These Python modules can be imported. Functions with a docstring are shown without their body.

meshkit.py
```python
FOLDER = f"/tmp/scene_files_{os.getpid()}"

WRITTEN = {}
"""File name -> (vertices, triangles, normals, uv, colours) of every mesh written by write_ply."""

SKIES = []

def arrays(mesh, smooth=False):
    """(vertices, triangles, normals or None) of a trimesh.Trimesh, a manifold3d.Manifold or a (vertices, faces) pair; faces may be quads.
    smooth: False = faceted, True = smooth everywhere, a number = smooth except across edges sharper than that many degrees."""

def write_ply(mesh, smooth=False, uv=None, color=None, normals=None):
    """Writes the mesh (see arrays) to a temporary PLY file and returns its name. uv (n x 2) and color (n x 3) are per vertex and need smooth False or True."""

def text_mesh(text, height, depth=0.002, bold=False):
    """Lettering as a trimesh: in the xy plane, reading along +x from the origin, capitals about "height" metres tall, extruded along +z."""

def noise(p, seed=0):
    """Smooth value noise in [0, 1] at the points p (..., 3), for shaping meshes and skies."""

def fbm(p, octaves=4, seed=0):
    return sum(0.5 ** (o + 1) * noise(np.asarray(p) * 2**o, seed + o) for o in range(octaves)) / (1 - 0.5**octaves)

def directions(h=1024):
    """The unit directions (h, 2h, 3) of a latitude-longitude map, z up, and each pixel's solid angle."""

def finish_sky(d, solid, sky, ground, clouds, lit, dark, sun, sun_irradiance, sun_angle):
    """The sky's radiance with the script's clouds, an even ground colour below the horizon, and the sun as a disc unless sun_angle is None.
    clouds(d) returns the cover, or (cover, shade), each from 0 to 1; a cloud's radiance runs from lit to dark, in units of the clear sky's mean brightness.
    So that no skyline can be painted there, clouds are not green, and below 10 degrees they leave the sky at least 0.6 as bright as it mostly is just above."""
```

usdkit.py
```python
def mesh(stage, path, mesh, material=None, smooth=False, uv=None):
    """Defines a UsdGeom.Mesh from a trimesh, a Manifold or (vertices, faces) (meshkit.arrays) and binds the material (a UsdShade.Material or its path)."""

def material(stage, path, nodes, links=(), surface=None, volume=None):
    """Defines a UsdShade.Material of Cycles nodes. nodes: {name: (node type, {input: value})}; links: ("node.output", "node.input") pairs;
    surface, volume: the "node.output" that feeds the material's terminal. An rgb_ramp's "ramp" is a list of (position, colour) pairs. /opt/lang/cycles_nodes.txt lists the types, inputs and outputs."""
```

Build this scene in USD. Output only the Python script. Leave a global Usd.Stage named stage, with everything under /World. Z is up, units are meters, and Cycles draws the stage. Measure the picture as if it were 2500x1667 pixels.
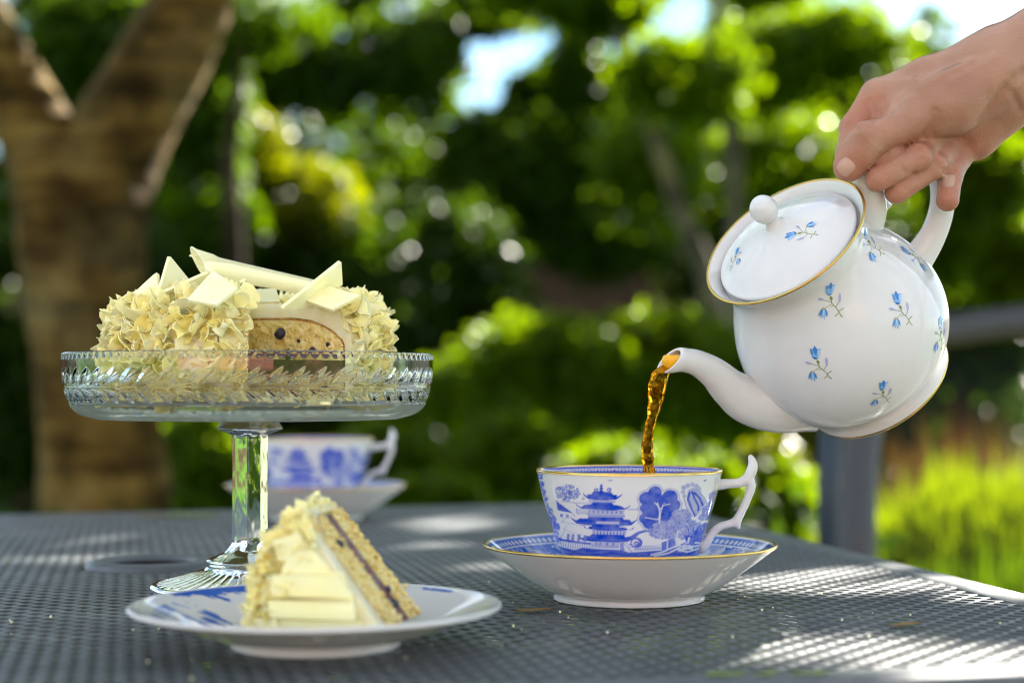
import math, random
import numpy as np, trimesh, usdkit, meshkit
from pxr import Usd, UsdGeom, UsdLux, UsdShade, Sdf, Gf, Vt
from PIL import Image, ImageDraw, ImageFilter
from scipy.ndimage import map_coordinates
from scipy.spatial import cKDTree
from shapely.geometry import Polygon, LineString
from shapely import affinity

stage = Usd.Stage.CreateInMemory()
UsdGeom.SetStageUpAxis(stage, UsdGeom.Tokens.z)
UsdGeom.SetStageMetersPerUnit(stage, 1.0)
UsdGeom.Xform.Define(stage, '/World')
UsdGeom.Scope.Define(stage, '/World/Looks')
T = Sdf.ValueTypeNames

# ---------------------------------------------------------------- camera, sky, sun, exposure
EYE = np.array([0.0, 0.0, 0.105])          # table top is z = 0, metres
FPX = 4200.0                               # focal length in pixels of a 2500 px wide frame
HORIZON = 945.0
cam = UsdGeom.Camera.Define(stage, '/World/camera')
cam.CreateHorizontalApertureAttr(36.0)
cam.CreateVerticalApertureAttr(36.0 * 1667 / 2500)
cam.CreateFocalLengthAttr(36.0 * FPX / 2500)
cam.CreateVerticalApertureOffsetAttr((HORIZON - 833.5) / 2500 * 36.0)
cam.CreateFStopAttr(5.2)
cam.CreateFocusDistanceAttr(0.835)
cam.CreateClippingRangeAttr(Gf.Vec2f(0.02, 500.0))
cam.CreateExposureAttr(3.2)
cam.AddTranslateOp().Set(Gf.Vec3d(*EYE))
cam.AddRotateXOp().Set(90.0)

SUN = np.array([0.50, 0.72, 0.52]); SUN /= np.linalg.norm(SUN)
sun_el, sun_rot = math.asin(SUN[2]), math.atan2(SUN[0], SUN[1])
sky_mat = usdkit.material(stage, '/World/Looks/sky', {
    'sky': ('sky_texture', {'sky_type': 'single_scattering', 'sun_disc': False, 'sun_elevation': sun_el, 'sun_rotation': sun_rot, 'altitude': 200.0, 'air_density': 1.0, 'aerosol_density': 0.6, 'ozone_density': 3.0}),
    'geo': ('texture_coordinate', {}),
    'n1': ('noise_texture', {'scale': 4.2, 'detail': 7.0, 'roughness': 0.55}),
    'cover': ('rgb_ramp', {'ramp': [(0.0, (0, 0, 0)), (0.42, (0, 0, 0)), (0.70, (1, 1, 1)), (1.0, (1, 1, 1))]}),
    'tint': ('mix', {'mix_type': 'multiply', 'fac': 1.0, 'color2': (0.52, 0.63, 0.68)}),
    'mix': ('mix', {'color2': (5.2, 4.95, 4.5)}),
    'bg': ('background_shader', {'strength': 0.05}),
}, [('geo.generated', 'n1.vector'), ('n1.fac', 'cover.fac'), ('sky.color', 'tint.color1'), ('tint.color', 'mix.color1'), ('cover.color', 'mix.fac'), ('mix.color', 'bg.color')], surface='bg.background')
dome = UsdLux.DomeLight.Define(stage, '/World/sky')
UsdShade.MaterialBindingAPI.Apply(dome.GetPrim()).Bind(sky_mat)
dome.GetPrim().SetCustomDataByKey('kind', 'structure')
dome.GetPrim().SetCustomDataByKey('label', 'blue sky with white clouds seen through the leaves')

sun = UsdLux.DistantLight.Define(stage, '/World/sun')
sun.CreateIntensityAttr(1.2)
sun.CreateAngleAttr(0.5)
sun.CreateColorAttr(Gf.Vec3f(1.0, 0.93, 0.82))
sun.GetPrim().CreateAttribute('inputs:normalize', T.Bool).Set(True)
_z = Gf.Vec3d(*SUN); _rot = Gf.Rotation(Gf.Vec3d(0, 0, 1), _z)
sun.AddOrientOp(UsdGeom.XformOp.PrecisionDouble).Set(Gf.Quatd(_rot.GetQuat()))

# ---------------------------------------------------------------- helpers
used = {}
def numbered(parent, name):
    k = (parent, name); n = used.get(k, 0); used[k] = n + 1
    return f'{parent}/{name}' if n == 0 else f'{parent}/{name}_{n:03d}'

def tag(p, label=None, cat=None, group=None, kind=None):
    p = p.GetPrim() if hasattr(p, 'GetPrim') else p
    for k, v in (('label', label), ('category', cat), ('group', group), ('kind', kind)):
        if v: p.SetCustomDataByKey(k, v)
    return p

def thing(name, label, cat, group=None, loc=None, rotz=0.0, matrix=None):
    x = UsdGeom.Xform.Define(stage, numbered('/World', name))
    if matrix is not None: x.AddTransformOp().Set(Gf.Matrix4d(np.asarray(matrix, float).T.tolist()))
    if loc is not None: x.AddTranslateOp().Set(Gf.Vec3d(*map(float, loc)))
    if rotz: x.AddRotateZOp().Set(float(rotz))
    tag(x, label, cat, group)
    return x

def part(name, mesh, mat, parent=None, smooth=False, label=None, colors=None, kind=None):
    base = str(parent.GetPath()) if parent is not None else '/World'
    m = usdkit.mesh(stage, numbered(base, name), mesh, mat, smooth=smooth)
    if colors is not None:
        UsdGeom.PrimvarsAPI(m).CreatePrimvar('paint', T.Color3fArray, 'vertex').Set(Vt.Vec3fArray.FromNumpy(np.asarray(colors, np.float32)))
    tag(m, label, None, None, kind)
    return m

def clone(src, name, label, cat, group=None, loc=None, rotz=0.0, parent=None):
    base = str(parent.GetPath()) if parent is not None else '/World'
    x = UsdGeom.Xform.Define(stage, numbered(base, name))
    if loc is not None: x.AddTranslateOp().Set(Gf.Vec3d(*map(float, loc)))
    if rotz: x.AddRotateZOp().Set(float(rotz))
    x.GetPrim().GetReferences().AddInternalReference(src.GetPath())
    x.GetPrim().SetInstanceable(True)
    tag(x, label, cat, group)
    return x

def W(px, py, d):
    """a point d metres out along the view, from where it stands in a 2500 x 1667 frame"""
    return np.array([(px - 1250.0) / FPX * d, d, EYE[2] - (py - HORIZON) / FPX * d])
S = 2500.0 / 2352.0
def D(px, py, d): return W(px * S, py * S, d)

def mat(name, nodes, links=(), surface='p.BSDF', volume=None):
    return usdkit.material(stage, '/World/Looks/' + name, nodes, links, surface=surface, volume=volume)

def lathe(profile, n=96, rfun=None, closed=False):
    """profile (r, z) rows revolved about z -> vertices, faces, (theta, row) per vertex; rows*n grid"""
    p = np.asarray(profile, float); m = len(p)
    th = np.arange(n) / n * 2 * np.pi
    R = np.repeat(p[:, :1], n, 1); Z = np.repeat(p[:, 1:2], n, 1)
    if rfun is not None: R, Z = rfun(R, Z, th[None, :])
    v = np.stack([R * np.cos(th), R * np.sin(th), Z], -1).reshape(-1, 3)
    i, j = np.meshgrid(np.arange(m - 1), np.arange(n), indexing='ij')
    a = i * n + j; b = i * n + (j + 1) % n; c = (i + 1) * n + (j + 1) % n; d = (i + 1) * n + j
    f = np.vstack([np.stack([a, b, c], -1).reshape(-1, 3), np.stack([a, c, d], -1).reshape(-1, 3)])
    return v, f, np.tile(th, m).reshape(m, n), R, Z

def dense(profile, step, sharp=()):
    """resample a polyline profile smoothly (Catmull-Rom through the points, corners kept at rows in sharp)"""
    p = np.asarray(profile, float); out = []
    for i in range(len(p) - 1):
        p1, p2 = p[i], p[i + 1]
        p0 = p[i - 1] if i > 0 and i not in sharp else 2 * p1 - p2
        p3 = p[i + 2] if i + 2 < len(p) and (i + 1) not in sharp else 2 * p2 - p1
        k = max(1, int(np.ceil(np.linalg.norm(p2 - p1) / step)))
        t = (np.arange(k) / k)[:, None]
        out.append(0.5 * ((2 * p1) + (p2 - p0) * t + (2 * p0 - 5 * p1 + 4 * p2 - p3) * t ** 2 + (3 * p1 - p0 - 3 * p2 + p3) * t ** 3))
    out.append(p[-1:])
    return np.vstack(out)

def spline(pts, n):
    p = np.asarray(pts, float)
    t = np.linspace(0, len(p) - 1, n)
    i = np.clip(np.floor(t).astype(int), 0, len(p) - 2); u = (t - i)[:, None]
    q = np.vstack([2 * p[0] - p[1], p, 2 * p[-1] - p[-2]])
    p0, p1, p2, p3 = q[i], q[i + 1], q[i + 2], q[i + 3]
    return 0.5 * ((2 * p1) + (p2 - p0) * u + (2 * p0 - 5 * p1 + 4 * p2 - p3) * u ** 2 + (3 * p1 - p0 - 3 * p2 + p3) * u ** 3)

def tube(path, radius, sides=16, cap=True, flat=1.0, up=None, noise=0.0, nscale=8.0, seed=0):
    """swept tube along path (k,3); radius scalar or (k,)"""
    P = np.asarray(path, float); k = len(P)
    r = np.broadcast_to(np.asarray(radius, float), (k,))
    tg = np.gradient(P, axis=0); tg /= np.maximum(np.linalg.norm(tg, axis=1, keepdims=True), 1e-12)
    ref = np.array([0, 0, 1.0]) if up is None else np.asarray(up, float)
    if abs(tg[0] @ ref) > 0.95: ref = np.array([1.0, 0, 0])
    N = []; nrm = ref - (ref @ tg[0]) * tg[0]
    for t in tg:
        nrm = nrm - (nrm @ t) * t; nrm /= np.linalg.norm(nrm); N.append(nrm)
    N = np.array(N); B = np.cross(tg, N)
    a = np.arange(sides) / sides * 2 * np.pi
    v = P[:, None] + r[:, None, None] * (np.cos(a)[None, :, None] * N[:, None] + flat * np.sin(a)[None, :, None] * B[:, None])
    if noise:
        q = meshkit.fbm(v * nscale, 3, seed) - 0.5
        v = v + (v - P[:, None]) * (q * noise * 2)[..., None]
    v = v.reshape(-1, 3)
    i, j = np.meshgrid(np.arange(k - 1), np.arange(sides), indexing='ij')
    A = i * sides + j; Bq = i * sides + (j + 1) % sides
    f = np.vstack([np.stack([A, Bq, Bq + sides], -1).reshape(-1, 3), np.stack([A, Bq + sides, A + sides], -1).reshape(-1, 3)])
    if cap:
        v = np.vstack([v, P[:1], P[-1:]]); c0, c1 = len(v) - 2, len(v) - 1
        jj = np.arange(sides); jn = (jj + 1) % sides; o = (k - 1) * sides
        f = np.vstack([f, np.stack([np.full(sides, c0), jn, jj], -1), np.stack([np.full(sides, c1), o + jj, o + jn], -1)])
    return v, f

def join(meshes):
    vs, fs, n = [], [], 0
    for v, f in meshes:
        vs.append(np.asarray(v)); fs.append(np.asarray(f) + n); n += len(v)
    return np.vstack(vs), np.vstack(fs)

def smin(a, b, k):
    h = np.clip(0.5 + 0.5 * (b - a) / k, 0, 1)
    return b + (a - b) * h - k * h * (1 - h)

def sd_cone(P, a, b, ra, rb):
    a = np.asarray(a, float); b = np.asarray(b, float)
    ab = b - a; l2 = max(ab @ ab, 1e-12)
    t = np.clip(((P - a) @ ab) / l2, 0, 1)
    return np.linalg.norm(P - a - t[..., None] * ab, axis=-1) - (ra + (rb - ra) * t)

def nets(fun, lo, hi, h):
    """naive surface nets of fun(points) = 0"""
    lo = np.asarray(lo, float); n = np.ceil((np.asarray(hi, float) - lo) / h).astype(int) + 1
    ax = [lo[k] + h * np.arange(n[k]) for k in range(3)]
    F = np.empty(n)
    for i in range(n[0]):
        g = np.stack(np.meshgrid(ax[0][i:i + 1], ax[1], ax[2], indexing='ij'), -1)
        F[i] = fun(g)[0]
    acc = np.zeros((*(n - 1), 3)); cnt = np.zeros(n - 1)
    corners = [np.array(c) for c in np.ndindex(2, 2, 2)]
    sl = lambda c: tuple(slice(c[k], n[k] - 1 + c[k]) for k in range(3))
    for c in corners:
        for k in range(3):
            if c[k] == 0:
                e = c.copy(); e[k] = 1
                A, B = F[sl(c)], F[sl(e)]
                m = (A < 0) != (B < 0)
                t = np.where(m, A / np.where(m, A - B, 1), 0)
                pt = np.broadcast_to(c.astype(float), (*A.shape, 3)).copy(); pt[..., k] = t
                acc += pt * m[..., None]; cnt += m
    act = cnt > 0
    idx = np.full(n - 1, -1); idx[act] = np.arange(act.sum())
    cell = np.argwhere(act)
    v = lo + h * (cell + acc[act] / cnt[act][:, None])
    faces = []
    for k in range(3):
        a, b = (k + 1) % 3, (k + 2) % 3
        A = F[tuple(slice(0, n[q] - 1) if q == k else slice(0, n[q]) for q in range(3))]
        B = F[tuple(slice(1, n[q]) if q == k else slice(0, n[q]) for q in range(3))]
        e = np.argwhere((A < 0) != (B < 0))
        e = e[(e[:, a] > 0) & (e[:, b] > 0) & (e[:, a] < n[a] - 1) & (e[:, b] < n[b] - 1)]
        sgn = A[tuple(e.T)] < 0
        def at(da, db):
            q = e.copy(); q[:, a] -= da; q[:, b] -= db
            return idx[tuple(q.T)]
        q = np.stack([at(1, 1), at(0, 1), at(0, 0), at(1, 0)], 1)
        q[~sgn] = q[~sgn][:, ::-1]
        faces.append(q)
    q = np.vstack(faces)
    return v, np.vstack([q[:, [0, 1, 2]], q[:, [0, 2, 3]]])

def rotm(axis, ang):
    return trimesh.transformations.rotation_matrix(ang, axis)[:3, :3]

def interp_grid(img, x, y):
    return map_coordinates(np.asarray(img, float), [np.asarray(y, float), np.asarray(x, float)], order=1, mode='nearest')
# ---------------------------------------------------------------- materials of the garden
def leaf_mat(name, cols, trans, tw=0.45, rough=0.38):
    n = len(cols)
    return mat(name, {
        'g': ('geometry', {}),
        'r': ('rgb_ramp', {'ramp': [(i / max(1, n - 1), c) for i, c in enumerate(cols)]}),
        't': ('mix', {'mix_type': 'multiply', 'fac': 1.0, 'color2': trans}),
        'p': ('principled_bsdf', {'roughness': rough, 'specular_ior_level': 0.16}),
        'tr': ('translucent_bsdf', {}),
        'm': ('mix_closure', {'fac': tw}),
    }, [('g.random_per_island', 'r.fac'), ('r.color', 'p.base_color'), ('r.color', 't.color1'), ('t.color', 'tr.color'), ('p.BSDF', 'm.closure1'), ('tr.BSDF', 'm.closure2')], surface='m.closure')

LEAF_MID = leaf_mat('leaf_mid', [(0.026, 0.056, 0.001), (0.058, 0.100, 0.001), (0.105, 0.145, 0.001)], (3.3, 2.8, 0.3), 0.48)
LEAF_DARK = leaf_mat('leaf_dark', [(0.022, 0.045, 0.003), (0.042, 0.070, 0.003), (0.070, 0.098, 0.003)], (2.2, 2.1, 0.6), 0.38)
LEAF_LIME = leaf_mat('leaf_lime', [(0.056, 0.102, 0.0008), (0.098, 0.148, 0.0008), (0.150, 0.185, 0.001)], (3.0, 2.6, 0.3), 0.5)
LEAF_GOLD = leaf_mat('leaf_gold', [(0.085, 0.105, 0.002), (0.120, 0.115, 0.002), (0.050, 0.090, 0.002)], (2.2, 2.0, 0.4), 0.48)
LEAF_BRIGHT = leaf_mat('leaf_bright', [(0.080, 0.125, 0.001), (0.150, 0.190, 0.001), (0.220, 0.240, 0.002)], (2.4, 2.1, 0.4), 0.45)
LEAF_RUST = leaf_mat('leaf_rust', [(0.075, 0.042, 0.016), (0.095, 0.048, 0.022), (0.034, 0.055, 0.006), (0.030, 0.060, 0.005)], (1.6, 1.4, 0.8), 0.3)

def bark(name, c0, c1, c2, stretch=(9, 9, 30), lichen=0.0):
    return mat(name, {
        'g': ('texture_coordinate', {}), 'mp': ('mapping', {'scale': stretch}),
        'n': ('noise_texture', {'scale': 1.0, 'detail': 6.0, 'roughness': 0.6}),
        'r': ('rgb_ramp', {'ramp': [(0.25, c0), (0.5, c1), (0.75, c2)]}),
        'n2': ('noise_texture', {'scale': 5.0, 'detail': 3.0}), 'n3': ('noise_texture', {'scale': 9.0, 'detail': 5.0, 'roughness': 0.7}), 'r3': ('rgb_ramp', {'ramp': [(0.36, (0.35, 0.33, 0.30)), (0.58, (1.25, 1.2, 1.1))]}), 'm3': ('mix', {'mix_type': 'multiply', 'fac': 1.0}),
        'r2': ('rgb_ramp', {'ramp': [(0.50, (0, 0, 0)), (0.66, (lichen,) * 3)]}),
        'mx': ('mix', {'color2': (0.19, 0.17, 0.08)}),
        'b': ('bump', {'strength': 0.8, 'distance': 0.02}),
        'p': ('principled_bsdf', {'roughness': 0.85, 'specular_ior_level': 0.06}),
    }, [('g.object', 'mp.vector'), ('mp.vector', 'n.vector'), ('g.object', 'n2.vector'), ('n.fac', 'r.fac'), ('n2.fac', 'r2.fac'), ('r2.color', 'mx.fac'), ('r.color', 'mx.color1'), ('g.object', 'n3.vector'), ('n3.fac', 'r3.fac'), ('mx.color', 'm3.color1'), ('r3.color', 'm3.color2'), ('m3.color', 'p.base_color'), ('n.fac', 'b.height'), ('b.normal', 'p.normal')])

BARK_CHERRY = bark('bark_cherry', (0.016, 0.009, 0.0025), (0.085, 0.052, 0.012), (0.19, 0.128, 0.034), (5, 5, 34), 0.35)
BARK_GREY = bark('bark_grey', (0.05, 0.048, 0.034), (0.11, 0.105, 0.075), (0.17, 0.165, 0.12), (14, 14, 6), 0.7)
BARK_DARK = bark('bark_dark', (0.012, 0.008, 0.005), (0.025, 0.017, 0.010), (0.04, 0.03, 0.02), (14, 14, 6), 0.0)

LAWN = mat('lawn', {
    'g': ('texture_coordinate', {}),
    'n': ('noise_texture', {'scale': 3.0, 'detail': 8.0, 'roughness': 0.7}),
    'r': ('rgb_ramp', {'ramp': [(0.3, (0.022, 0.060, 0.006)), (0.55, (0.040, 0.095, 0.008)), (0.75, (0.075, 0.13, 0.012))]}),
    'b': ('bump', {'strength': 0.7, 'distance': 0.05}), 'p': ('principled_bsdf', {'roughness': 0.8, 'specular_ior_level': 0.05}),
}, [('g.object', 'n.vector'), ('n.fac', 'r.fac'), ('r.color', 'p.base_color'), ('n.fac', 'b.height'), ('b.normal', 'p.normal')])
SOIL = mat('soil', {
    'g': ('texture_coordinate', {}),
    'n': ('noise_texture', {'scale': 9.0, 'detail': 8.0, 'roughness': 0.7}),
    'r': ('rgb_ramp', {'ramp': [(0.3, (0.030, 0.018, 0.010)), (0.55, (0.06, 0.036, 0.020)), (0.75, (0.11, 0.07, 0.04))]}),
    'b': ('bump', {'strength': 1.0, 'distance': 0.04}), 'p': ('principled_bsdf', {'roughness': 0.95, 'specular_ior_level': 0.05}),
}, [('g.object', 'n.vector'), ('n.fac', 'r.fac'), ('r.color', 'p.base_color'), ('n.fac', 'b.height'), ('b.normal', 'p.normal')])
PAVING = mat('paving', {
    'g': ('texture_coordinate', {}),
    'n': ('noise_texture', {'scale': 6.0, 'detail': 6.0}),
    'br': ('brick_texture', {'scale': 1.0, 'brick_width': 0.6, 'row_height': 0.45, 'mortar_size': 0.008, 'color1': (0.055, 0.048, 0.04), 'color2': (0.07, 0.06, 0.05), 'mortar': (0.03, 0.028, 0.02)}),
    'mx': ('mix', {'mix_type': 'multiply', 'fac': 0.5}),
    'p': ('principled_bsdf', {'roughness': 0.85}),
}, [('g.object', 'n.vector'), ('g.object', 'br.vector'), ('br.color', 'mx.color1'), ('n.color', 'mx.color2'), ('mx.color', 'p.base_color')])

# ---------------------------------------------------------------- ground
GZ = -0.74
def sheet(x0, y0, x1, y1, z, nx=2, ny=2, bumpy=0.0, seed=0):
    x, y = np.linspace(x0, x1, nx), np.linspace(y0, y1, ny)
    X, Y = np.meshgrid(x, y, indexing='ij')
    Z = np.full_like(X, z)
    if bumpy: Z = Z + bumpy * (meshkit.fbm(np.stack([X, Y, 0 * X], -1) * 0.5, 3, seed) - 0.5)
    v = np.stack([X, Y, Z], -1).reshape(-1, 3)
    i, j = np.meshgrid(np.arange(nx - 1), np.arange(ny - 1), indexing='ij')
    a = i * ny + j
    return v, np.vstack([np.stack([a, a + ny, a + ny + 1], -1).reshape(-1, 3), np.stack([a, a + ny + 1, a + 1], -1).reshape(-1, 3)])
tag(part('lawn', sheet(-90, -90, 90, 90, GZ - 0.008), LAWN), 'green garden lawn beyond the table', None, None, 'structure')
tag(part('patio', sheet(-3.0, -4.0, 2.6, 2.25, GZ), PAVING), 'pale stone paving under the table', None, None, 'structure')
tag(part('flower_bed', sheet(0.2, 2.3, 7.0, 5.2, GZ + 0.004, 30, 20, 0.06, 3), SOIL), 'dark soil bed behind the chair', None, None, 'structure')
# earth bank at the garden's end
def bank():
    nx, ny = 90, 16
    X, Y = np.meshgrid(np.linspace(-22, 22, nx), np.linspace(11.5, 22, ny), indexing='ij')
    t = np.clip((Y - 11.8) / 4.0, 0, 1)
    Z = GZ - 0.05 + 2.0 * t * t * (3 - 2 * t) * (0.8 + 0.5 * meshkit.fbm(np.stack([X * 0.3, Y * 0.3, 0 * X], -1), 3, 5))
    Z += 0.15 * (meshkit.fbm(np.stack([X, Y, Z], -1) * 2, 3, 9) - 0.5)
    v = np.stack([X, Y, Z], -1).reshape(-1, 3)
    i, j = np.meshgrid(np.arange(nx - 1), np.arange(ny - 1), indexing='ij'); a = i * ny + j
    return v, np.vstack([np.stack([a, a + ny, a + ny + 1], -1).reshape(-1, 3), np.stack([a, a + ny + 1, a + 1], -1).reshape(-1, 3)])
tag(part('earth_bank', bank(), SOIL, smooth=True), 'dark brown earth bank at the end of the garden', None, None, 'structure')

# ---------------------------------------------------------------- foliage
def leaves(P, size, seed, aspect=0.55, up=0.6, fold=0.25, droop=None):
    """one folded diamond (4 triangles) per point; size scalar or per leaf"""
    rng = np.random.default_rng(seed); n = len(P)
    s = np.broadcast_to(size, (n,)) * rng.uniform(0.7, 1.3, n)
    nz = rng.normal(size=(n, 3)); nz[:, 2] += up * 1.6; nz /= np.linalg.norm(nz, axis=1, keepdims=True)
    t = rng.normal(size=(n, 3))
    if droop is not None: t = t * 0.45 + np.asarray(droop)
    t -= (t * nz).sum(1, keepdims=True) * nz; t /= np.maximum(np.linalg.norm(t, axis=1, keepdims=True), 1e-9)
    b = np.cross(nz, t)
    L, Wd = s[:, None] * 0.5, s[:, None] * 0.5 * aspect
    a0, a1 = P - t * L, P + t * L
    m = P - t * L * 0.15
    l, r = m + b * Wd + nz * Wd * fold, m - b * Wd + nz * Wd * fold
    v = np.stack([a0, l, a1, r, m], 1).reshape(-1, 3)
    o = np.arange(n)[:, None] * 5
    f = np.concatenate([o + np.array([0, 4, 1]), o + np.array([4, 2, 1]), o + np.array([0, 3, 4]), o + np.array([4, 3, 2])], 0)
    return v, f

WINDOWS = [((x * S - 1250) / FPX, (HORIZON - y * S) / FPX, rx * S / FPX, ry * S / FPX) for x, y, rx, ry in (
    (632, 222, 24, 24), (682, 276, 24, 24), (848, 96, 36, 36), (775, 75, 30, 22), (838, 246, 26, 26), (735, 330, 62, 34), (1140, 130, 80, 50), (1075, 215, 44, 38),
    (1032, 440, 20, 20), (1180, 540, 20, 20), (1570, 40, 62, 44), (2190, 62, 70, 44), (2060, 40, 34, 34), (1400, 110, 26, 26), (940, 20, 60, 26), (660, 20, 24, 30), (1030, 280, 20, 20))]
def clump_points(clumps, seed, scale=1.6, thresh=0.40, shell=0.5):
    """clumps: (centre, radii, n) -> points, thinned by world-space noise so that gaps and masses appear"""
    rng = np.random.default_rng(seed); out = []
    for c, rad, n in clumps:
        u = rng.normal(size=(int(n), 3)); u /= np.linalg.norm(u, axis=1, keepdims=True)
        r = rng.uniform(shell, 1.0, (int(n), 1)) ** 0.7
        p = np.asarray(c) + u * r * np.asarray(rad)
        p += rng.normal(size=p.shape) * np.asarray(rad) * 0.08
        if thresh > 0:
            p = p[meshkit.fbm(p * scale, 3, seed) > thresh]
        # natural windows through the leaves to the sky
        a = np.stack([p[:, 0] / p[:, 1], (p[:, 2] - EYE[2]) / p[:, 1]], 1)
        wob = 0.45 * (meshkit.noise(np.concatenate([a * 90, 0 * a[:, :1]], 1), 4) - 0.5)
        for hx, hz, rx, rz in WINDOWS:
            p = p[(((a[:, 0] - hx) / rx) ** 2 + ((a[:, 1] - hz) / rz) ** 2 > 1 + 2 * wob) | (rng.uniform(size=len(p)) < 0.24)] if len(p) else p
            a = np.stack([p[:, 0] / p[:, 1], (p[:, 2] - EYE[2]) / p[:, 1]], 1)
            wob = 0.45 * (meshkit.noise(np.concatenate([a * 90, 0 * a[:, :1]], 1), 4) - 0.5)
        out.append(p)
    p = np.vstack(out)
    return p[p[:, 2] > GZ + 0.02]

def px_clump(px, py, d, rx, ry, n, depth=None):
    """ellipsoid by its place and half size in a 2352 px wide picture at distance d"""
    c = D(px, py, d); k = S / FPX * d
    return c, np.array([rx * k, (depth if depth else 0.9 * rx * k), ry * k]), n
# ---------------------------------------------------------------- trees and shrubs
def limb(pts, radii, n=24, sides=14, noise=0.12, seed=0, nscale=6.0):
    P = spline(pts, n); r = np.interp(np.linspace(0, 1, n), np.linspace(0, 1, len(radii)), radii)
    return tube(P, r, sides, noise=noise, nscale=nscale, seed=seed)

# the forked cherry behind the cake
TD = 3.0
def tp(px, py, d=TD): return D(px, py, d)
cherry = thing('cherry_tree', 'thick forked cherry tree with banded brown bark left behind the cake stand', 'tree')
k = S / FPX * TD
base = tp(235, 1500); base[2] = GZ - 0.05
trunk = limb([base, tp(240, 1250), tp(232, 1000), tp(205, 760), tp(190, 560), tp(185, 420), tp(180, 330)],
             [185 * k, 160 * k, 140 * k, 138 * k, 145 * k, 160 * k, 150 * k], 60, 36, 0.10, 1, 7.0)
part('trunk', trunk, BARK_CHERRY, cherry, smooth=True)
part('limb', limb([tp(210, 480), tp(270, 330), tp(345, 190), tp(430, 20), tp(520, -220), tp(640, -620, 2.9)], [125 * k, 120 * k, 105 * k, 95 * k, 80 * k, 50 * k], 40, 28, 0.10, 2), BARK_CHERRY, cherry, smooth=True)
part('limb', limb([tp(165, 480), tp(95, 330), tp(25, 180), tp(-60, 20), tp(-200, -250), tp(-420, -700, 3.2)], [120 * k, 95 * k, 75 * k, 66 * k, 56 * k, 40 * k], 40, 28, 0.10, 3), BARK_CHERRY, cherry, smooth=True)
cr = [(tp(640, -900, 3.0), (1.2, 1.0, 0.6), 2600), (tp(-300, -1000, 3.2), (1.2, 1.0, 0.7), 2600), (tp(200, -1300, 3.6), (1.5, 1.2, 0.7), 2500), (np.array([0.45, 4.5, 1.75]), (0.7, 0.5, 0.4), 420), (np.array([0.2, 4.3, 2.3]), (0.9, 0.6, 0.4), 700)]  # last two clumps added out of view to shade the trunk
part('crown', leaves(clump_points(cr, 11, 2.0, 0.42), 0.075, 11), LEAF_MID, cherry)

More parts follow.
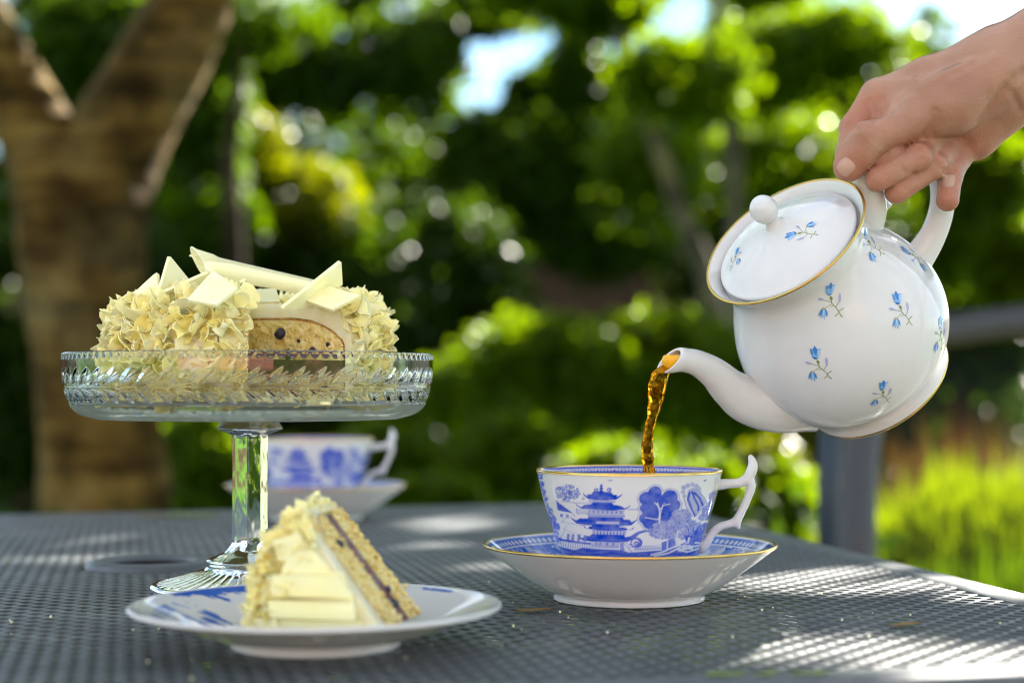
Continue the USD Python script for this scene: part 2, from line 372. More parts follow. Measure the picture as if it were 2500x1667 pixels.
# slender trees and what grows between them
def tree(name, label, lm, bm, tpts, tr, clumps, leaf, seed, thresh=0.42, cat='tree', scale=1.5, up=0.5, aspect=0.55):
    t = thing(name, label, cat)
    if tpts: part('trunk', limb(tpts, tr, 30, 12, 0.08, seed), bm, t, smooth=True)
    part('crown', leaves(clump_points(clumps, seed, scale, thresh, 0.25), leaf, seed, up=up, aspect=aspect), lm, t)
    return t
def gnd(px, d):
    p = D(px, 900, d); p[2] = GZ - 0.03
    return p
def rr(d, *px): return [p * S / FPX * d for p in px]
C = px_clump
tree('slender_tree', 'leaning slender tree with pale grey trunk behind the teapot spout', LEAF_LIME, BARK_GREY,
     [gnd(1690, 6.5), D(1640, 720, 6.5), D(1560, 480, 6.5), D(1470, 220, 6.5), D(1410, 60, 6.5), D(1330, -250, 6.5)], rr(6.5, 30, 26, 21, 17, 14, 10),
     [C(1300, -40, 6.5, 220, 100, 1500), C(1580, 180, 6.3, 170, 110, 1500), C(1480, 400, 6.8, 150, 150, 900), C(1390, 30, 6.6, 120, 70, 700)], 0.07, 21)
tree('slender_tree', 'upright slender tree with dark trunk just left of the teapot handle', LEAF_LIME, BARK_GREY,
     [gnd(1700, 7.5), D(1690, 500, 7.5), D(1672, 250, 7.5), D(1645, 60, 7.5), D(1630, -250, 7.5)], rr(7.5, 24, 21, 19, 15, 11),
     [C(1770, 150, 7.4, 200, 110, 1800), C(1930, 100, 7.3, 170, 90, 1100), C(1800, 380, 7.8, 190, 140, 1800), C(2080, 250, 7.4, 120, 120, 900)], 0.075, 22)
tree('young_tree', 'young tree with thin dark trunk right of the cherry', LEAF_MID, BARK_DARK,
     [gnd(545, 7), D(540, 620, 7), D(530, 380, 7), D(545, 230, 7), D(560, 60, 7)], rr(7, 26, 22, 18, 12, 6),
     [C(470, 300, 7.6, 110, 220, 1700), C(600, 90, 7.2, 150, 110, 1300), C(500, 520, 7.4, 120, 100, 900), C(700, 240, 7.3, 90, 70, 500)], 0.08, 23)
tree('ash_tree', 'leafy ash tree filling the middle above the cup', LEAF_MID, BARK_DARK,
     [gnd(1135, 11), D(1135, 560, 11), D(1130, 420, 11)], rr(11, 20, 16, 8),
     [C(900, 190, 10, 190, 150, 3600), C(1150, 420, 10.3, 270, 170, 6500), C(880, 470, 10.2, 190, 150, 3600), C(1380, 460, 10, 190, 200, 4600), C(1340, 170, 10, 90, 130, 1400), C(1010, 330, 10, 120, 80, 1200), C(860, 40, 10.4, 150, 110, 1800), C(1090, 40, 10.2, 200, 60, 1500), C(1230, 250, 10.4, 90, 110, 1300), C(1010, 150, 10.4, 70, 110, 900)], 0.085, 24, 0.42)
tree('beech_tree', 'large beech tree with dense green crown behind the slender trees', LEAF_MID, BARK_DARK,
     [gnd(1840, 11.5), D(1835, 500, 11.5), D(1830, 200, 11.5)], rr(11, 30, 26, 16),
     [C(1600, 330, 11, 210, 200, 4800), C(1850, 320, 11, 230, 240, 6500), C(1830, 110, 11.2, 230, 110, 2600), C(2050, 210, 11, 170, 110, 2200), C(2260, 330, 10.6, 190, 220, 4500), C(2140, 60, 11, 90, 60, 500)], 0.095, 25, 0.41)
tree('maple_tree', 'dark green maple tree between the cherry limbs', LEAF_MID, BARK_DARK,
     [gnd(330, 9.5), D(320, 600, 9.5), D(310, 300, 9.5)], rr(9.5, 26, 20, 10),
     [C(250, 120, 9, 200, 170, 4200), C(560, 200, 9.4, 130, 150, 2500), C(420, 420, 9.2, 140, 180, 2800), C(30, 460, 9, 120, 200, 2600), C(700, 130, 9.6, 120, 120, 1400), C(90, 40, 9.3, 110, 120, 1500)], 0.09, 26, 0.38)
tree('willow_tree', 'drooping bright willow tree along the top edge', LEAF_LIME, BARK_DARK,
     [gnd(985, 12), D(985, 500, 12), D(980, 100, 11), D(970, -200, 9)], rr(12, 12, 10, 8, 7),
     [C(880, -20, 8, 160, 80, 1500), C(1130, -10, 8, 140, 60, 800), C(1420, -10, 8.2, 130, 75, 900), C(1760, -30, 8.2, 130, 70, 900), C(2330, 190, 7.6, 100, 80, 900), C(720, -20, 8, 110, 70, 700)], 0.07, 27, 0.42)
for k_, (px_, py_, d_, rx_, ry_, n_, lab) in enumerate([
        (420, 250, 14.5, 420, 330, 9000, 'tall far tree behind the cherry fork'), (830, 330, 15.5, 260, 240, 6000, 'tall far tree left of the blue gap in the leaves'),
        (1330, 380, 15.0, 230, 260, 6000, 'tall far tree right of the blue gap in the leaves'), (1800, 260, 16.0, 420, 330, 9500, 'tall far tree above the teapot lid'), (2290, 330, 14.5, 270, 260, 6000, 'tall far tree behind the wrist')]):
    tree('lime_tree', lab, LEAF_MID, BARK_DARK, [gnd(px_, d_ + .5), D(px_, 500, d_ + .5), D(px_, 300, d_ + .5)], rr(d_, 26, 22, 10),
         [C(px_, py_, d_, rx_, ry_, n_), C(px_ - rx_ * .4, py_ + ry_ * .8, d_, rx_ * .6, ry_ * .6, n_ // 2), C(px_ + rx_ * .4, py_ + ry_ * .8, d_, rx_ * .6, ry_ * .6, n_ // 2)], 0.12, 60 + k_, 0.40, scale=1.1)
tree('holly_bush', 'dark evergreen holly bush behind the cake', LEAF_DARK, BARK_DARK, None, None,
     [C(450, 720, 8, 190, 260, 6500), C(760, 740, 8.2, 270, 260, 9000), C(1010, 660, 8.6, 210, 220, 6000), C(60, 820, 7, 160, 380, 6500), C(460, 960, 7.6, 200, 170, 4500), C(760, 980, 7.8, 260, 170, 5500)], 0.075, 28, 0.34, 'shrub')
tree('laurel_hedge', 'dark laurel hedge across the back of the garden', LEAF_DARK, BARK_DARK, None, None,
     [C(1760, 600, 11.4, 260, 160, 5200), C(2180, 640, 11, 220, 180, 5000), C(1050, 800, 10.4, 220, 190, 4200), C(1500, 830, 10.6, 420, 110, 4000), C(2050, 900, 10.6, 420, 190, 6000), C(1250, 960, 9.5, 420, 150, 5000)], 0.09, 29, 0.44, 'hedge')
tree('golden_shrub', 'yellow leaved shrub lit by the sun right of the cherry', LEAF_GOLD, BARK_DARK, None, None,
     [C(690, 450, 7.9, 140, 90, 650), C(600, 360, 8.0, 90, 100, 420), C(720, 540, 8.1, 140, 70, 400)], 0.08, 30, 0.40, 'shrub')
tree('privet_shrub', 'broad bright green shrub behind the teapot spout', LEAF_LIME, BARK_DARK, None, None,
     [C(1250, 850, 6.5, 210, 130, 4000), C(1500, 830, 6.2, 200, 130, 4200), C(1680, 880, 6.0, 160, 160, 3400), C(1080, 900, 6.8, 120, 110, 1700), C(1350, 980, 6.4, 300, 130, 3000)], 0.055, 31, 0.38, 'shrub', 2.0)
tree('box_mound', 'round bright green mound of box right behind the tea cup', LEAF_LIME, BARK_DARK, None, None,
     [C(1420, 1150, 4.2, 170, 140, 5200)], 0.036, 32, 0.2, 'shrub')
tree('fern_clump', 'low green ferns beyond the far table edge', LEAF_LIME, BARK_DARK, None, None,
     [C(1000, 1150, 5, 120, 60, 1300), C(1180, 1060, 5.4, 140, 110, 2000), C(880, 1080, 5.6, 130, 120, 1800)], 0.055, 33, 0.36, 'plant')
tree('hosta_clump', 'bright green leafy clump between the cherry trunk and the cake stand stem', LEAF_LIME, BARK_DARK, None, None,
     [C(470, 1070, 5, 120, 130, 2200), C(640, 1110, 5.2, 120, 100, 1400)], 0.06, 34, 0.30, 'plant')
tree('spurge_clump', 'yellow green spurge clump right of the cup handle', LEAF_GOLD, BARK_DARK, None, None,
     [C(1770, 1130, 3.6, 90, 120, 2200), C(1840, 1010, 3.8, 70, 100, 1000)], 0.036, 35, 0.33, 'plant')
tree('spurge_clump', 'green leafy clump under the teapot belly', LEAF_LIME, BARK_DARK, None, None,
     [C(1640, 1180, 3.4, 90, 120, 2200), C(1780, 1180, 3.5, 110, 120, 1800)], 0.036, 36, 0.30, 'plant')

# a blade mound: many thin upright blades
def blades(c, rad, n, length, width, seed, lean=0.5):
    rng = np.random.default_rng(seed)
    u = rng.normal(size=(n, 3)); u[:, 2] = np.abs(u[:, 2]); u /= np.linalg.norm(u, axis=1, keepdims=True)
    p = np.asarray(c) + u * np.asarray(rad) * rng.uniform(0.75, 1.0, (n, 1))
    d = u * lean + np.array([0, 0, 1.0]) + rng.normal(size=(n, 3)) * 0.25
    d /= np.linalg.norm(d, axis=1, keepdims=True)
    s = np.cross(d, rng.normal(size=(n, 3))); s /= np.linalg.norm(s, axis=1, keepdims=True)
    L = length * rng.uniform(0.6, 1.3, (n, 1)); m = p + d * L * 0.5
    e = p + d * L + u * L * 0.15
    v = np.stack([p, m - s * width, e, m + s * width], 1).reshape(-1, 3)
    o = np.arange(n)[:, None] * 4
    return v, np.concatenate([o + np.array([0, 1, 3]), o + np.array([1, 2, 3])], 0)
lav = thing('lavender_mound', 'bright green lavender mound seen through the chair back', 'shrub')
c = D(2300, 1240, 2.9); c[2] = GZ + 0.06
part('crown', join([blades(c, (0.46, 0.36, 0.60), 13000, 0.085, 0.0026, 41, 0.35), blades(c + np.array([-.22, .1, 0]), (0.30, 0.30, 0.48), 6000, 0.085, 0.0026, 42, 0.35)]), LEAF_BRIGHT, lav)
sed = thing('heather_clump', 'dark clump added low in front of the lavender mound for its shaded foot', 'plant')  # added to give the mound its dark, shaded foot
c3 = D(2330, 1300, 2.55); c3[2] = GZ + 0.04
part('crown', join([blades(c3, (0.34, 0.22, 0.50), 6000, 0.08, 0.0026, 46, 0.4), blades(c3 + np.array([-.3, .05, 0]), (0.22, 0.2, 0.36), 3000, 0.08, 0.0026, 47, 0.4)]), LEAF_MID, sed)
low = thing('low_hedge', 'low hedge added behind the table to darken the holes of its mesh', 'hedge')  # added so that the mesh holes look onto something dark
part('crown', join([leaves(clump_points([(np.array([x, 2.75, -0.42]), (0.5, 0.3, 0.33), 1500)], 300 + k, 1.5, 0.0, 0.0), 0.06, 300 + k) for k, x in enumerate(np.linspace(-3.2, 0.35, 9))]), LEAF_DARK, low)
rus = thing('feather_grass', 'reddish brown feathery grass above the lavender mound', 'plant')
c2 = D(2250, 1100, 3.8); c2[2] = GZ + 0.05
part('crown', blades(c2, (0.42, 0.3, 0.58), 1800, 0.18, 0.003, 43, 0.4), LEAF_RUST, rus)
tree('rose_bush', 'sunlit yellow green rose bush behind the hand', LEAF_LIME, BARK_DARK, None, None,
     [C(2250, 430, 5.5, 150, 130, 2200), C(2330, 620, 5.3, 120, 130, 1500), C(2190, 570, 5.6, 80, 110, 900)], 0.055, 44, 0.40, 'shrub')
tree('elder_bush', 'dark elder bush low behind the chair rail', LEAF_DARK, BARK_DARK, [gnd(2215, 6.0), D(2210, 700, 6.0), D(2205, 520, 6)], rr(6, 20, 18, 10),
     [C(2240, 760, 6, 170, 150, 2400), C(2000, 960, 6, 150, 130, 1500)], 0.07, 45, 0.36, 'shrub')

# unseen tree added to shade the table, gaps cut for the sun patches
def on_table(px, py):
    d = FPX * EYE[2] / (py * S - HORIZON); p = D(px, py, d); return p[0], p[1]
SUNNY = [   # outlines of the sunny patches on the table
    [(1430, 1475), (1600, 1458), (1850, 1455), (2000, 1465), (2100, 1480), (2300, 1490), (2352, 1495), (2352, 1518), (2150, 1512), (2050, 1490), (1900, 1505), (1780, 1510), (1600, 1500), (1720, 1488), (1560, 1486)],
    [(1970, 1530), (2160, 1517), (2352, 1517), (2352, 1530), (2050, 1550)],
    [(1960, 1388), (2080, 1375), (2352, 1368), (2352, 1395), (2150, 1385), (2030, 1394)],
    [(1840, 1365), (2000, 1340), (2150, 1325), (2200, 1330), (2050, 1350), (1900, 1372)],
    [(1690, 1345), (1740, 1325), (1790, 1335), (1840, 1350), (1760, 1358), (1690, 1352)],
    [(1830, 1318), (1930, 1305), (2010, 1300), (1990, 1308), (1880, 1325)],
    [(940, 1205), (1000, 1188), (1090, 1183), (1120, 1195), (1080, 1218), (980, 1222)], [(950, 1245), (1040, 1240), (1060, 1252), (960, 1256)],
    [(0, 1280), (130, 1282), (260, 1270), (290, 1280), (200, 1298), (60, 1294), (0, 1292)], [(170, 1240), (250, 1230), (255, 1240), (180, 1245)],
    [(1070, 1295), (1150, 1288), (1180, 1298), (1080, 1304)],
    [(2190, 1330), (2300, 1345), (2352, 1362), (2352, 1372), (2250, 1352)]]
from shapely.ops import unary_union
from shapely import contains_xy
SUNNY = unary_union([Polygon([on_table(*q) for q in pl_]).buffer(0) for pl_ in SUNNY])
rng = np.random.default_rng(77)
n = 60000
base_xy = np.stack([rng.uniform(-1.0, 1.5, n), rng.uniform(0.25, 2.5, n)], 1)
base_xy[:12000] = np.stack([rng.uniform(-1.9, 0.45, 12000), rng.uniform(2.4, 3.25, 12000)], 1)  # extra leaves that keep the hedge behind the table in shade
hz = rng.uniform(1.35, 1.95, n)
P = np.concatenate([base_xy, np.zeros((n, 1))], 1) + SUN * (hz / SUN[2])[:, None]
# more leaves added overhead to cut down the sky light
n2 = 16000
Q = np.stack([rng.uniform(-2.2, 3.4, n2), rng.uniform(-2.2, 2.5, n2), rng.uniform(2.9, 3.8, n2)], 1)
Q = Q[rng.uniform(size=n2) < np.clip((Q[:, 1] + 1.6) / 3.0, 0.10, 0.9)]
Q = Q[meshkit.fbm(Q * 1.3, 3, 6) > 0.36]
P = np.vstack([P, Q]); base_xy = (P - SUN * (P[:, 2:] / SUN[2]))[:, :2]
keep = np.ones(len(P), bool)
wide = SUNNY.buffer(0.017)
keep &= ~contains_xy(wide, base_xy[:, 0], base_xy[:, 1])
# gap for the gleam on the wrist and the hand's top
for (px, py, d, r) in ((2318, 124, 0.845, 0.006),):
    w = D(px, py, d); w0 = w - SUN * (w[2] / SUN[2])
    keep &= np.hypot(base_xy[:, 0] - w0[0], base_xy[:, 1] - w0[1]) > r + 0.015
P = P[keep]
over = thing('walnut_tree', 'unseen leafy tree added to shade the table with gaps for the sun patches', 'tree')
b0 = np.array([4.6, 0.2, GZ - 0.05])
part('trunk', limb([b0, b0 + [-.05, .05, 1.5], b0 + [-.3, .3, 2.7], b0 + [-.6, .6, 4.2]], [0.2, 0.16, 0.13, 0.08], 30, 16, 0.1, 5), BARK_GREY, over, smooth=True)
part('limb', limb([b0 + [-.25, .25, 2.4], [3.4, 0.2, 2.9], [1.8, 0.0, 3.3], [0.2, 0.3, 3.4], [-1.4, 0.8, 3.4]], [0.10, 0.08, 0.06, 0.04, 0.02], 30, 10, 0.1, 7), BARK_GREY, over, smooth=True)
part('limb', limb([b0 + [-.3, .3, 2.6], [3.6, 1.0, 2.75], [2.7, 1.5, 3.25], [1.9, 1.9, 3.3]], [0.09, 0.07, 0.045, 0.02], 24, 10, 0.1, 6), BARK_GREY, over, smooth=True)
part('limb', limb([b0 + [-.05, .05, 1.6], [3.6, 1.4, 1.5], [2.6, 2.6, 1.62], [1.5, 3.3, 1.7], [0.6, 3.6, 1.75]], [0.09, 0.06, 0.04, 0.025, 0.012], 30, 10, 0.1, 8), BARK_GREY, over, smooth=True)
part('crown', leaves(P, 0.054, 78, up=1.2), LEAF_MID, over)
# the house at the photographer's back
BRICK = mat('house_brick', {'g': ('texture_coordinate', {}), 'mp': ('mapping', {'rotation': (math.pi / 2, 0, 0)}), 'br': ('brick_texture', {'scale': 1.0, 'brick_width': 0.225, 'row_height': 0.075, 'mortar_size': 0.006, 'color1': (0.30, 0.11, 0.06), 'color2': (0.24, 0.085, 0.05), 'mortar': (0.30, 0.27, 0.23)}), 'p': ('principled_bsdf', {'roughness': 0.9})},
            [('g.object', 'mp.vector'), ('mp.vector', 'br.vector'), ('br.color', 'p.base_color')])
PAINT = mat('white_paint', {'p': ('principled_bsdf', {'base_color': (0.78, 0.78, 0.76), 'roughness': 0.4})})
PANE = mat('window_pane', {'p': ('principled_bsdf', {'base_color': (0.02, 0.025, 0.03), 'roughness': 0.03})})
TILE = mat('roof_tile', {'p': ('principled_bsdf', {'base_color': (0.12, 0.06, 0.04), 'roughness': 0.85})})
def bx(x0, y0, z0, x1, y1, z1):
    b = trimesh.creation.box([x1 - x0, y1 - y0, z1 - z0]); b.apply_translation([(x0 + x1) / 2, (y0 + y1) / 2, (z0 + z1) / 2]); return np.array(b.vertices), np.array(b.faces)
house = thing('house', 'red brick house with white framed windows at the garden end of the patio', 'house')
part('wall', bx(-7, -14.8, GZ, 4, -9, 2.4), BRICK, house)
part('roof', (np.array([[-7.4, -15.2, 2.402], [4.4, -15.2, 2.402], [4.4, -8.6, 2.402], [-7.4, -8.6, 2.402], [-6, -11.9, 4.6], [3, -11.9, 4.6]]), np.array([[0, 1, 5], [0, 5, 4], [2, 3, 4], [2, 4, 5], [1, 2, 5], [3, 0, 4], [0, 2, 1], [0, 3, 2]])), TILE, house)
for x in (-5.4, -2.2, 1.4):
    for z in (0.2,):
        w = part('window', join([bx(x - .06, -9.0, z - .06, x + 1.46, -8.94, z), bx(x - .06, -9.0, z + 1.3, x + 1.46, -8.94, z + 1.36), bx(x - .06, -9.0, z, x, -8.94, z + 1.3), bx(x + 1.4, -9.0, z, x + 1.46, -8.94, z + 1.3), bx(x + .67, -9.0, z, x + .73, -8.94, z + 1.3)]), PAINT, house)
        part('pane', bx(x, -9.01, z, x + 1.4, -8.96, z + 1.3), PANE, house)
# ---------------------------------------------------------------- patio table
METAL = mat('table_metal', {
    'g': ('texture_coordinate', {}), 'n': ('noise_texture', {'scale': 60.0, 'detail': 4.0}),
    'n2': ('noise_texture', {'scale': 7.0, 'detail': 5.0}),
    'r': ('rgb_ramp', {'ramp': [(0.3, (0.072, 0.083, 0.090)), (0.6, (0.108, 0.120, 0.126)), (0.8, (0.16, 0.168, 0.168))]}),
    'n5': ('noise_texture', {'scale': 22.0, 'detail': 6.0, 'roughness': 0.7}), 'r5': ('rgb_ramp', {'ramp': [(0.35, (0.72, 0.72, 0.74)), (0.55, (1.0, 1.0, 1.0)), (0.70, (1.35, 1.30, 1.20))]}), 'm5': ('mix', {'mix_type': 'multiply', 'fac': 1.0}),
    'rr': ('map_range', {'from_min': 0.3, 'from_max': 0.7, 'to_min': 0.34, 'to_max': 0.52}),
    'p': ('principled_bsdf', {'specular_ior_level': 0.6}),
}, [('g.object', 'n.vector'), ('g.object', 'n2.vector'), ('n2.fac', 'r.fac'), ('g.object', 'n5.vector'), ('n5.fac', 'r5.fac'), ('r.color', 'm5.color1'), ('r5.color', 'm5.color2'), ('m5.color', 'p.base_color'), ('n.fac', 'rr.value'), ('rr.result', 'p.roughness')])
table = thing('patio_table', 'dark grey metal garden table with expanded mesh top carrying the tea things', 'table')
FR = np.array([0.1265, 1.577]); NR = np.array([0.304, 0.657]); NL = np.array([-0.86, 0.397]); FL = np.array([-0.86, 1.281])
poly = Polygon([FR, NR, NL, FL]).buffer(-0.05).buffer(0.05, quad_segs=10)
ring = LineString(list(poly.exterior.coords)).segmentize(0.02)
rp = np.array(ring.coords)[:-1]
if poly.exterior.is_ccw is False: rp = rp[::-1]
tg = np.roll(rp, -1, 0) - np.roll(rp, 1, 0); tg /= np.linalg.norm(tg, axis=1, keepdims=True)
inn = np.stack([-tg[:, 1], tg[:, 0]], 1)
prof = [(0.022, -0.024), (0.001, -0.024), (0.0, -0.022), (0.0, -0.004), (0.0012, -0.0008), (0.004, 0.0007), (0.019, 0.0007), (0.0215, -0.0006), (0.022, -0.003), (0.022, -0.024)]
rv = np.concatenate([np.concatenate([rp + inn * o, np.full((len(rp), 1), z)], 1) for o, z in prof])
nr = len(rp); i, j = np.meshgrid(np.arange(len(prof) - 1), np.arange(nr), indexing='ij')
a = i * nr + j; b = i * nr + (j + 1) % nr
rf = np.vstack([np.stack([a, b, b + nr], -1).reshape(-1, 3), np.stack([a, b + nr, a + nr], -1).reshape(-1, 3)])
part('frame_rail', (rv, rf), METAL, table, smooth=35)
inner = poly.buffer(-0.0215)
# expanded metal: zigzag strands that touch each other at their bonds
ca, sa = math.cos(math.radians(12.6)), math.sin(math.radians(12.6))
U, V = np.array([ca, sa]), np.array([-sa, ca])
PU, PV, SW, TH = 0.0066, 0.0142, 0.00108, 0.0007
HOLE_C = np.array([-0.213, 1.012]); HOLE_R = 0.036
def strands():
    """strands run along U (period PV), pitch PU along V"""
    from shapely import contains_xy
    vs, fs, cnt = [], [], 0
    corners = np.array(inner.exterior.coords); cu, cv = corners @ U, corners @ V
    for s in range(int(cv.min() / PU) - 1, int(cv.max() / PU) + 2):
        sg = 1 if s % 2 == 0 else -1
        u0 = math.floor(cu.min() / PV) * PV; nper = int((cu.max() - u0) / PV) + 2
        fr = np.array([0.0, 0.18, 0.5, 0.68]); am = np.array([1, 1, -1, -1]) * (PU * 0.5 - SW * 0.45) * sg
        uu = (u0 + (np.arange(nper)[:, None] + fr[None]) * PV).ravel(); vv = s * PU + np.tile(am, nper)
        xy = uu[:, None] * U + vv[:, None] * V
        ok = contains_xy(inner, xy[:, 0], xy[:, 1]) & (np.hypot(*(xy - HOLE_C).T) > HOLE_R)
        if ok.sum() < 2: continue
        d = np.gradient(xy, axis=0); d /= np.linalg.norm(d, axis=1, keepdims=True)
        nn = np.stack([-d[:, 1], d[:, 0]], 1) * SW
        z = np.full(len(xy), -0.0003); tilt = np.full(len(xy), 0.00012)
        q = np.stack([np.c_[xy + nn, z + tilt], np.c_[xy - nn, z - tilt], np.c_[xy + nn, z + tilt - TH], np.c_[xy - nn, z - tilt - TH]], 1)
        seg = np.where(ok[:-1] & ok[1:])[0]
        o = cnt + seg[:, None] * 4; e = o + 4
        for (k1, k2) in ((1, 0), (0, 2), (3, 1), (2, 3)):
            fs.append(np.concatenate([o + k1, e + k1, e + k2], 1)); fs.append(np.concatenate([o + k1, e + k2, o + k2], 1))
        vs.append(q.reshape(-1, 3)); cnt += len(q) * 4
    return np.vstack(vs), np.vstack(fs)
m = part('mesh_panel', strands(), METAL, table, label='expanded metal mesh of staggered slots')
# parasol hole with its raised ring
hp = [(HOLE_R - 0.010, -0.030), (HOLE_R - 0.010, 0.001), (HOLE_R - 0.008, 0.0032), (HOLE_R - 0.004, 0.0042), (HOLE_R + 0.001, 0.0028), (HOLE_R + 0.0035, 0.0004), (HOLE_R + 0.003, -0.002)]
hv, hf, *_ = lathe(hp, 64)
part('parasol_ring', (hv * [0.95, 1, 1] + [*HOLE_C, 0], hf), METAL, table, smooth=True)
HOLE_DARK = mat('hole_liner', {'p': ('principled_bsdf', {'base_color': (0.008, 0.008, 0.009), 'roughness': 0.6})})  # near black sleeve added for the shade inside the hole
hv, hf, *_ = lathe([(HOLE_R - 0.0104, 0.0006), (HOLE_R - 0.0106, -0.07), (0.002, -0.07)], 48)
part('hole_liner', (hv * [0.95, 1, 1] + [*HOLE_C, 0], hf), HOLE_DARK, table, smooth=40)
for (x, y) in ((0.03, 1.50), (0.20, 0.70), (-0.78, 0.48), (-0.78, 1.24)):
    part('leg', tube(np.array([[x, y, -0.02], [x * 1.03, y, -0.4], [x * 1.06, y, GZ + 0.01]]), 0.016, 12), METAL, table, smooth=40)
cu = [FR, NR, NL, FL]
part('under_frame', join([tube(np.array([[x0, y0, -0.028], [x1, y1, -0.028]]), 0.010, 8) for (x0, y0), (x1, y1) in (((0.03, 1.50), (-0.78, 0.48)), ((0.20, 0.70), (-0.78, 1.24)))]), METAL, table, smooth=40)

# ---------------------------------------------------------------- garden chair on the right
SLING = mat('chair_sling', {
    'g': ('texture_coordinate', {}), 'mp': ('mapping', {'scale': (1.0, 1.0, 1.0)}),
    'd': ('principled_bsdf', {'base_color': (0.014, 0.014, 0.014), 'roughness': 0.8, 'specular_ior_level': 0.1}),
    't': ('transparent_bsdf', {}), 'm': ('mix_closure', {'fac': 0.82}),
}, [('d.BSDF', 'm.closure1'), ('t.BSDF', 'm.closure2')], surface='m.closure')
CHAIR = mat('chair_frame', {'p': ('principled_bsdf', {'base_color': (0.042, 0.040, 0.039), 'roughness': 0.42})})
chair = thing('garden_chair', 'dark grey garden chair with see-through mesh back beyond the right table edge', 'chair')
cd = 2.05
top_l, top_r = D(2120, 770, cd), D(2760, 715, cd + 0.12)
pl = D(1965, 1000, cd)
def rt(path, r, flat=1.0, up=None, n=30): return tube(spline(path, n), r, 12, flat=flat, up=up)
lp = np.array([D(1975, 1640, cd - 0.02), D(1968, 1260, cd), D(1980, 1010, cd + 0.05), D(2030, 840, cd + 0.10), D(2130, 760, cd + 0.12)])
part('back_post', rt(lp, 0.023), CHAIR, chair, smooth=True)
rp_ = np.array([D(2900, 1640, cd + 0.10), D(2920, 1260, cd + .12), D(2900, 1010, cd + 0.17), D(2850, 840, cd + 0.22), D(2750, 722, cd + 0.24)])
part('back_post', rt(rp_, 0.021), CHAIR, chair, smooth=True)
part('top_rail', rt(np.array([lp[-1] + [-0.004, 0, -0.004], D(2300, 742, cd + 0.16), D(2550, 722, cd + 0.21), rp_[-1]]), 0.021), CHAIR, chair, smooth=True)
# the sling between the posts
def sling_back():
    L, R = spline(lp, 24), spline(rp_, 24)
    t = np.linspace(0, 1, 16)[None, :, None]
    G = L[:, None] * (1 - t) + R[:, None] * t
    G[..., 1] += 0.05 * (4 * t[..., 0] * (1 - t[..., 0]))
    v = G.reshape(-1, 3); i, j = np.meshgrid(np.arange(23), np.arange(15), indexing='ij'); a = i * 16 + j
    return v, np.vstack([np.stack([a, a + 16, a + 17], -1).reshape(-1, 3), np.stack([a, a + 17, a + 1], -1).reshape(-1, 3)])
part('back_sling', sling_back(), SLING, chair, smooth=True)
fp = np.array([D(1895, 1800, cd - 0.10), D(1900, 1400, cd - 0.14), D(1902, 1100, cd - 0.16), D(1915, 880, cd - 0.10)])
CHAIR_SHADED = mat('chair_frame_shaded', {'p': ('principled_bsdf', {'base_color': (0.012, 0.022, 0.036), 'roughness': 0.45})})  # bluish dark frame colour, the shade on this post put into it
def slab(path, w, t, n=20):
    P = spline(path, n); return tube(P, w, 12, flat=t / w, up=(1, 0, 0))
part('arm_support', slab(fp, 0.0115, 0.009), CHAIR_SHADED, chair, smooth=True)
s0, s1, s2, s3 = lp[0] + [0, 0, 0.0], rp_[0], rp_[0] + [-0.05, -0.42, 0.02], lp[0] + [-0.05, -0.40, 0.02]
for q in (s0, s1, s2, s3):
    part('leg', tube(np.array([q + [0, 0, 0.0], [q[0], q[1], GZ + 0.006]]), 0.017, 10), CHAIR, chair, smooth=40)
part('seat_sling', (np.array([s0, s1, s2, s3]), np.array([[0, 1, 2], [0, 2, 3]])), SLING, chair)

# scraps of leaf on the table
SCRAP_Y = mat('dry_leaf', {'p': ('principled_bsdf', {'base_color': (0.30, 0.16, 0.03), 'roughness': 0.6})})
SCRAP_G = mat('fresh_leaf', {'p': ('principled_bsdf', {'base_color': (0.25, 0.36, 0.03), 'roughness': 0.5})})
def scrap(px, py, size, ang, m_, label, seed):
    d = FPX * EYE[2] / (py * S - HORIZON); c0 = D(px, py, d)
    s_ = np.linspace(-1, 1, 9)[:, None]; t_ = np.linspace(-1, 1, 5)[None, :]
    w = np.sqrt(np.clip(1 - s_ ** 2, 0, 1)) * 0.38 + 0.01
    x = s_ * size + 0 * t_; y = t_ * w * size; z = 0.0008 + 0.05 * size * (t_ ** 2) + 0.05 * size * (s_ ** 2) * (0.5 + 0.5 * np.sin(seed)) + 0.03 * size * np.sin(3 * s_ + seed)
    G = np.stack([x * math.cos(ang) - y * math.sin(ang), x * math.sin(ang) + y * math.cos(ang), z], -1)
    v = G.reshape(-1, 3) + [c0[0], c0[1], 0.0]; i, j = np.meshgrid(np.arange(8), np.arange(4), indexing='ij'); a = (i * 5 + j).ravel()
    p_ = part('fallen_leaf', (v, np.vstack([np.stack([a, a + 5, a + 6], -1), np.stack([a, a + 6, a + 1], -1)])), m_, smooth=True)
    tag(p_, label, 'leaf')
scrap(362, 1188, 0.016, 0.2, SCRAP_Y, 'small golden leaf at the far table edge in front of the cherry trunk', 1)
scrap(435, 1188, 0.022, 0.1, SCRAP_G, 'small yellow green leaf at the far table edge right of the golden one', 2)
scrap(1665, 1554, 0.008, 0.3, SCRAP_G, 'leftmost of three blurred lime green leaf scraps at the near table edge', 3)
scrap(1762, 1552, 0.006, 0.9, SCRAP_G, 'middle one of three blurred lime green leaf scraps at the near table edge', 4)
scrap(1860, 1551, 0.007, 0.1, SCRAP_G, 'rightmost of three blurred lime green leaf scraps at the near table edge', 5)
scrap(1225, 1405, 0.009, 0.2, SCRAP_Y, 'thin ochre leaf scrap just left of the front saucer foot', 6)
scrap(2080, 1438, 0.008, 0.3, SCRAP_Y, 'ochre leaf scrap on the mesh at the lower right', 7)
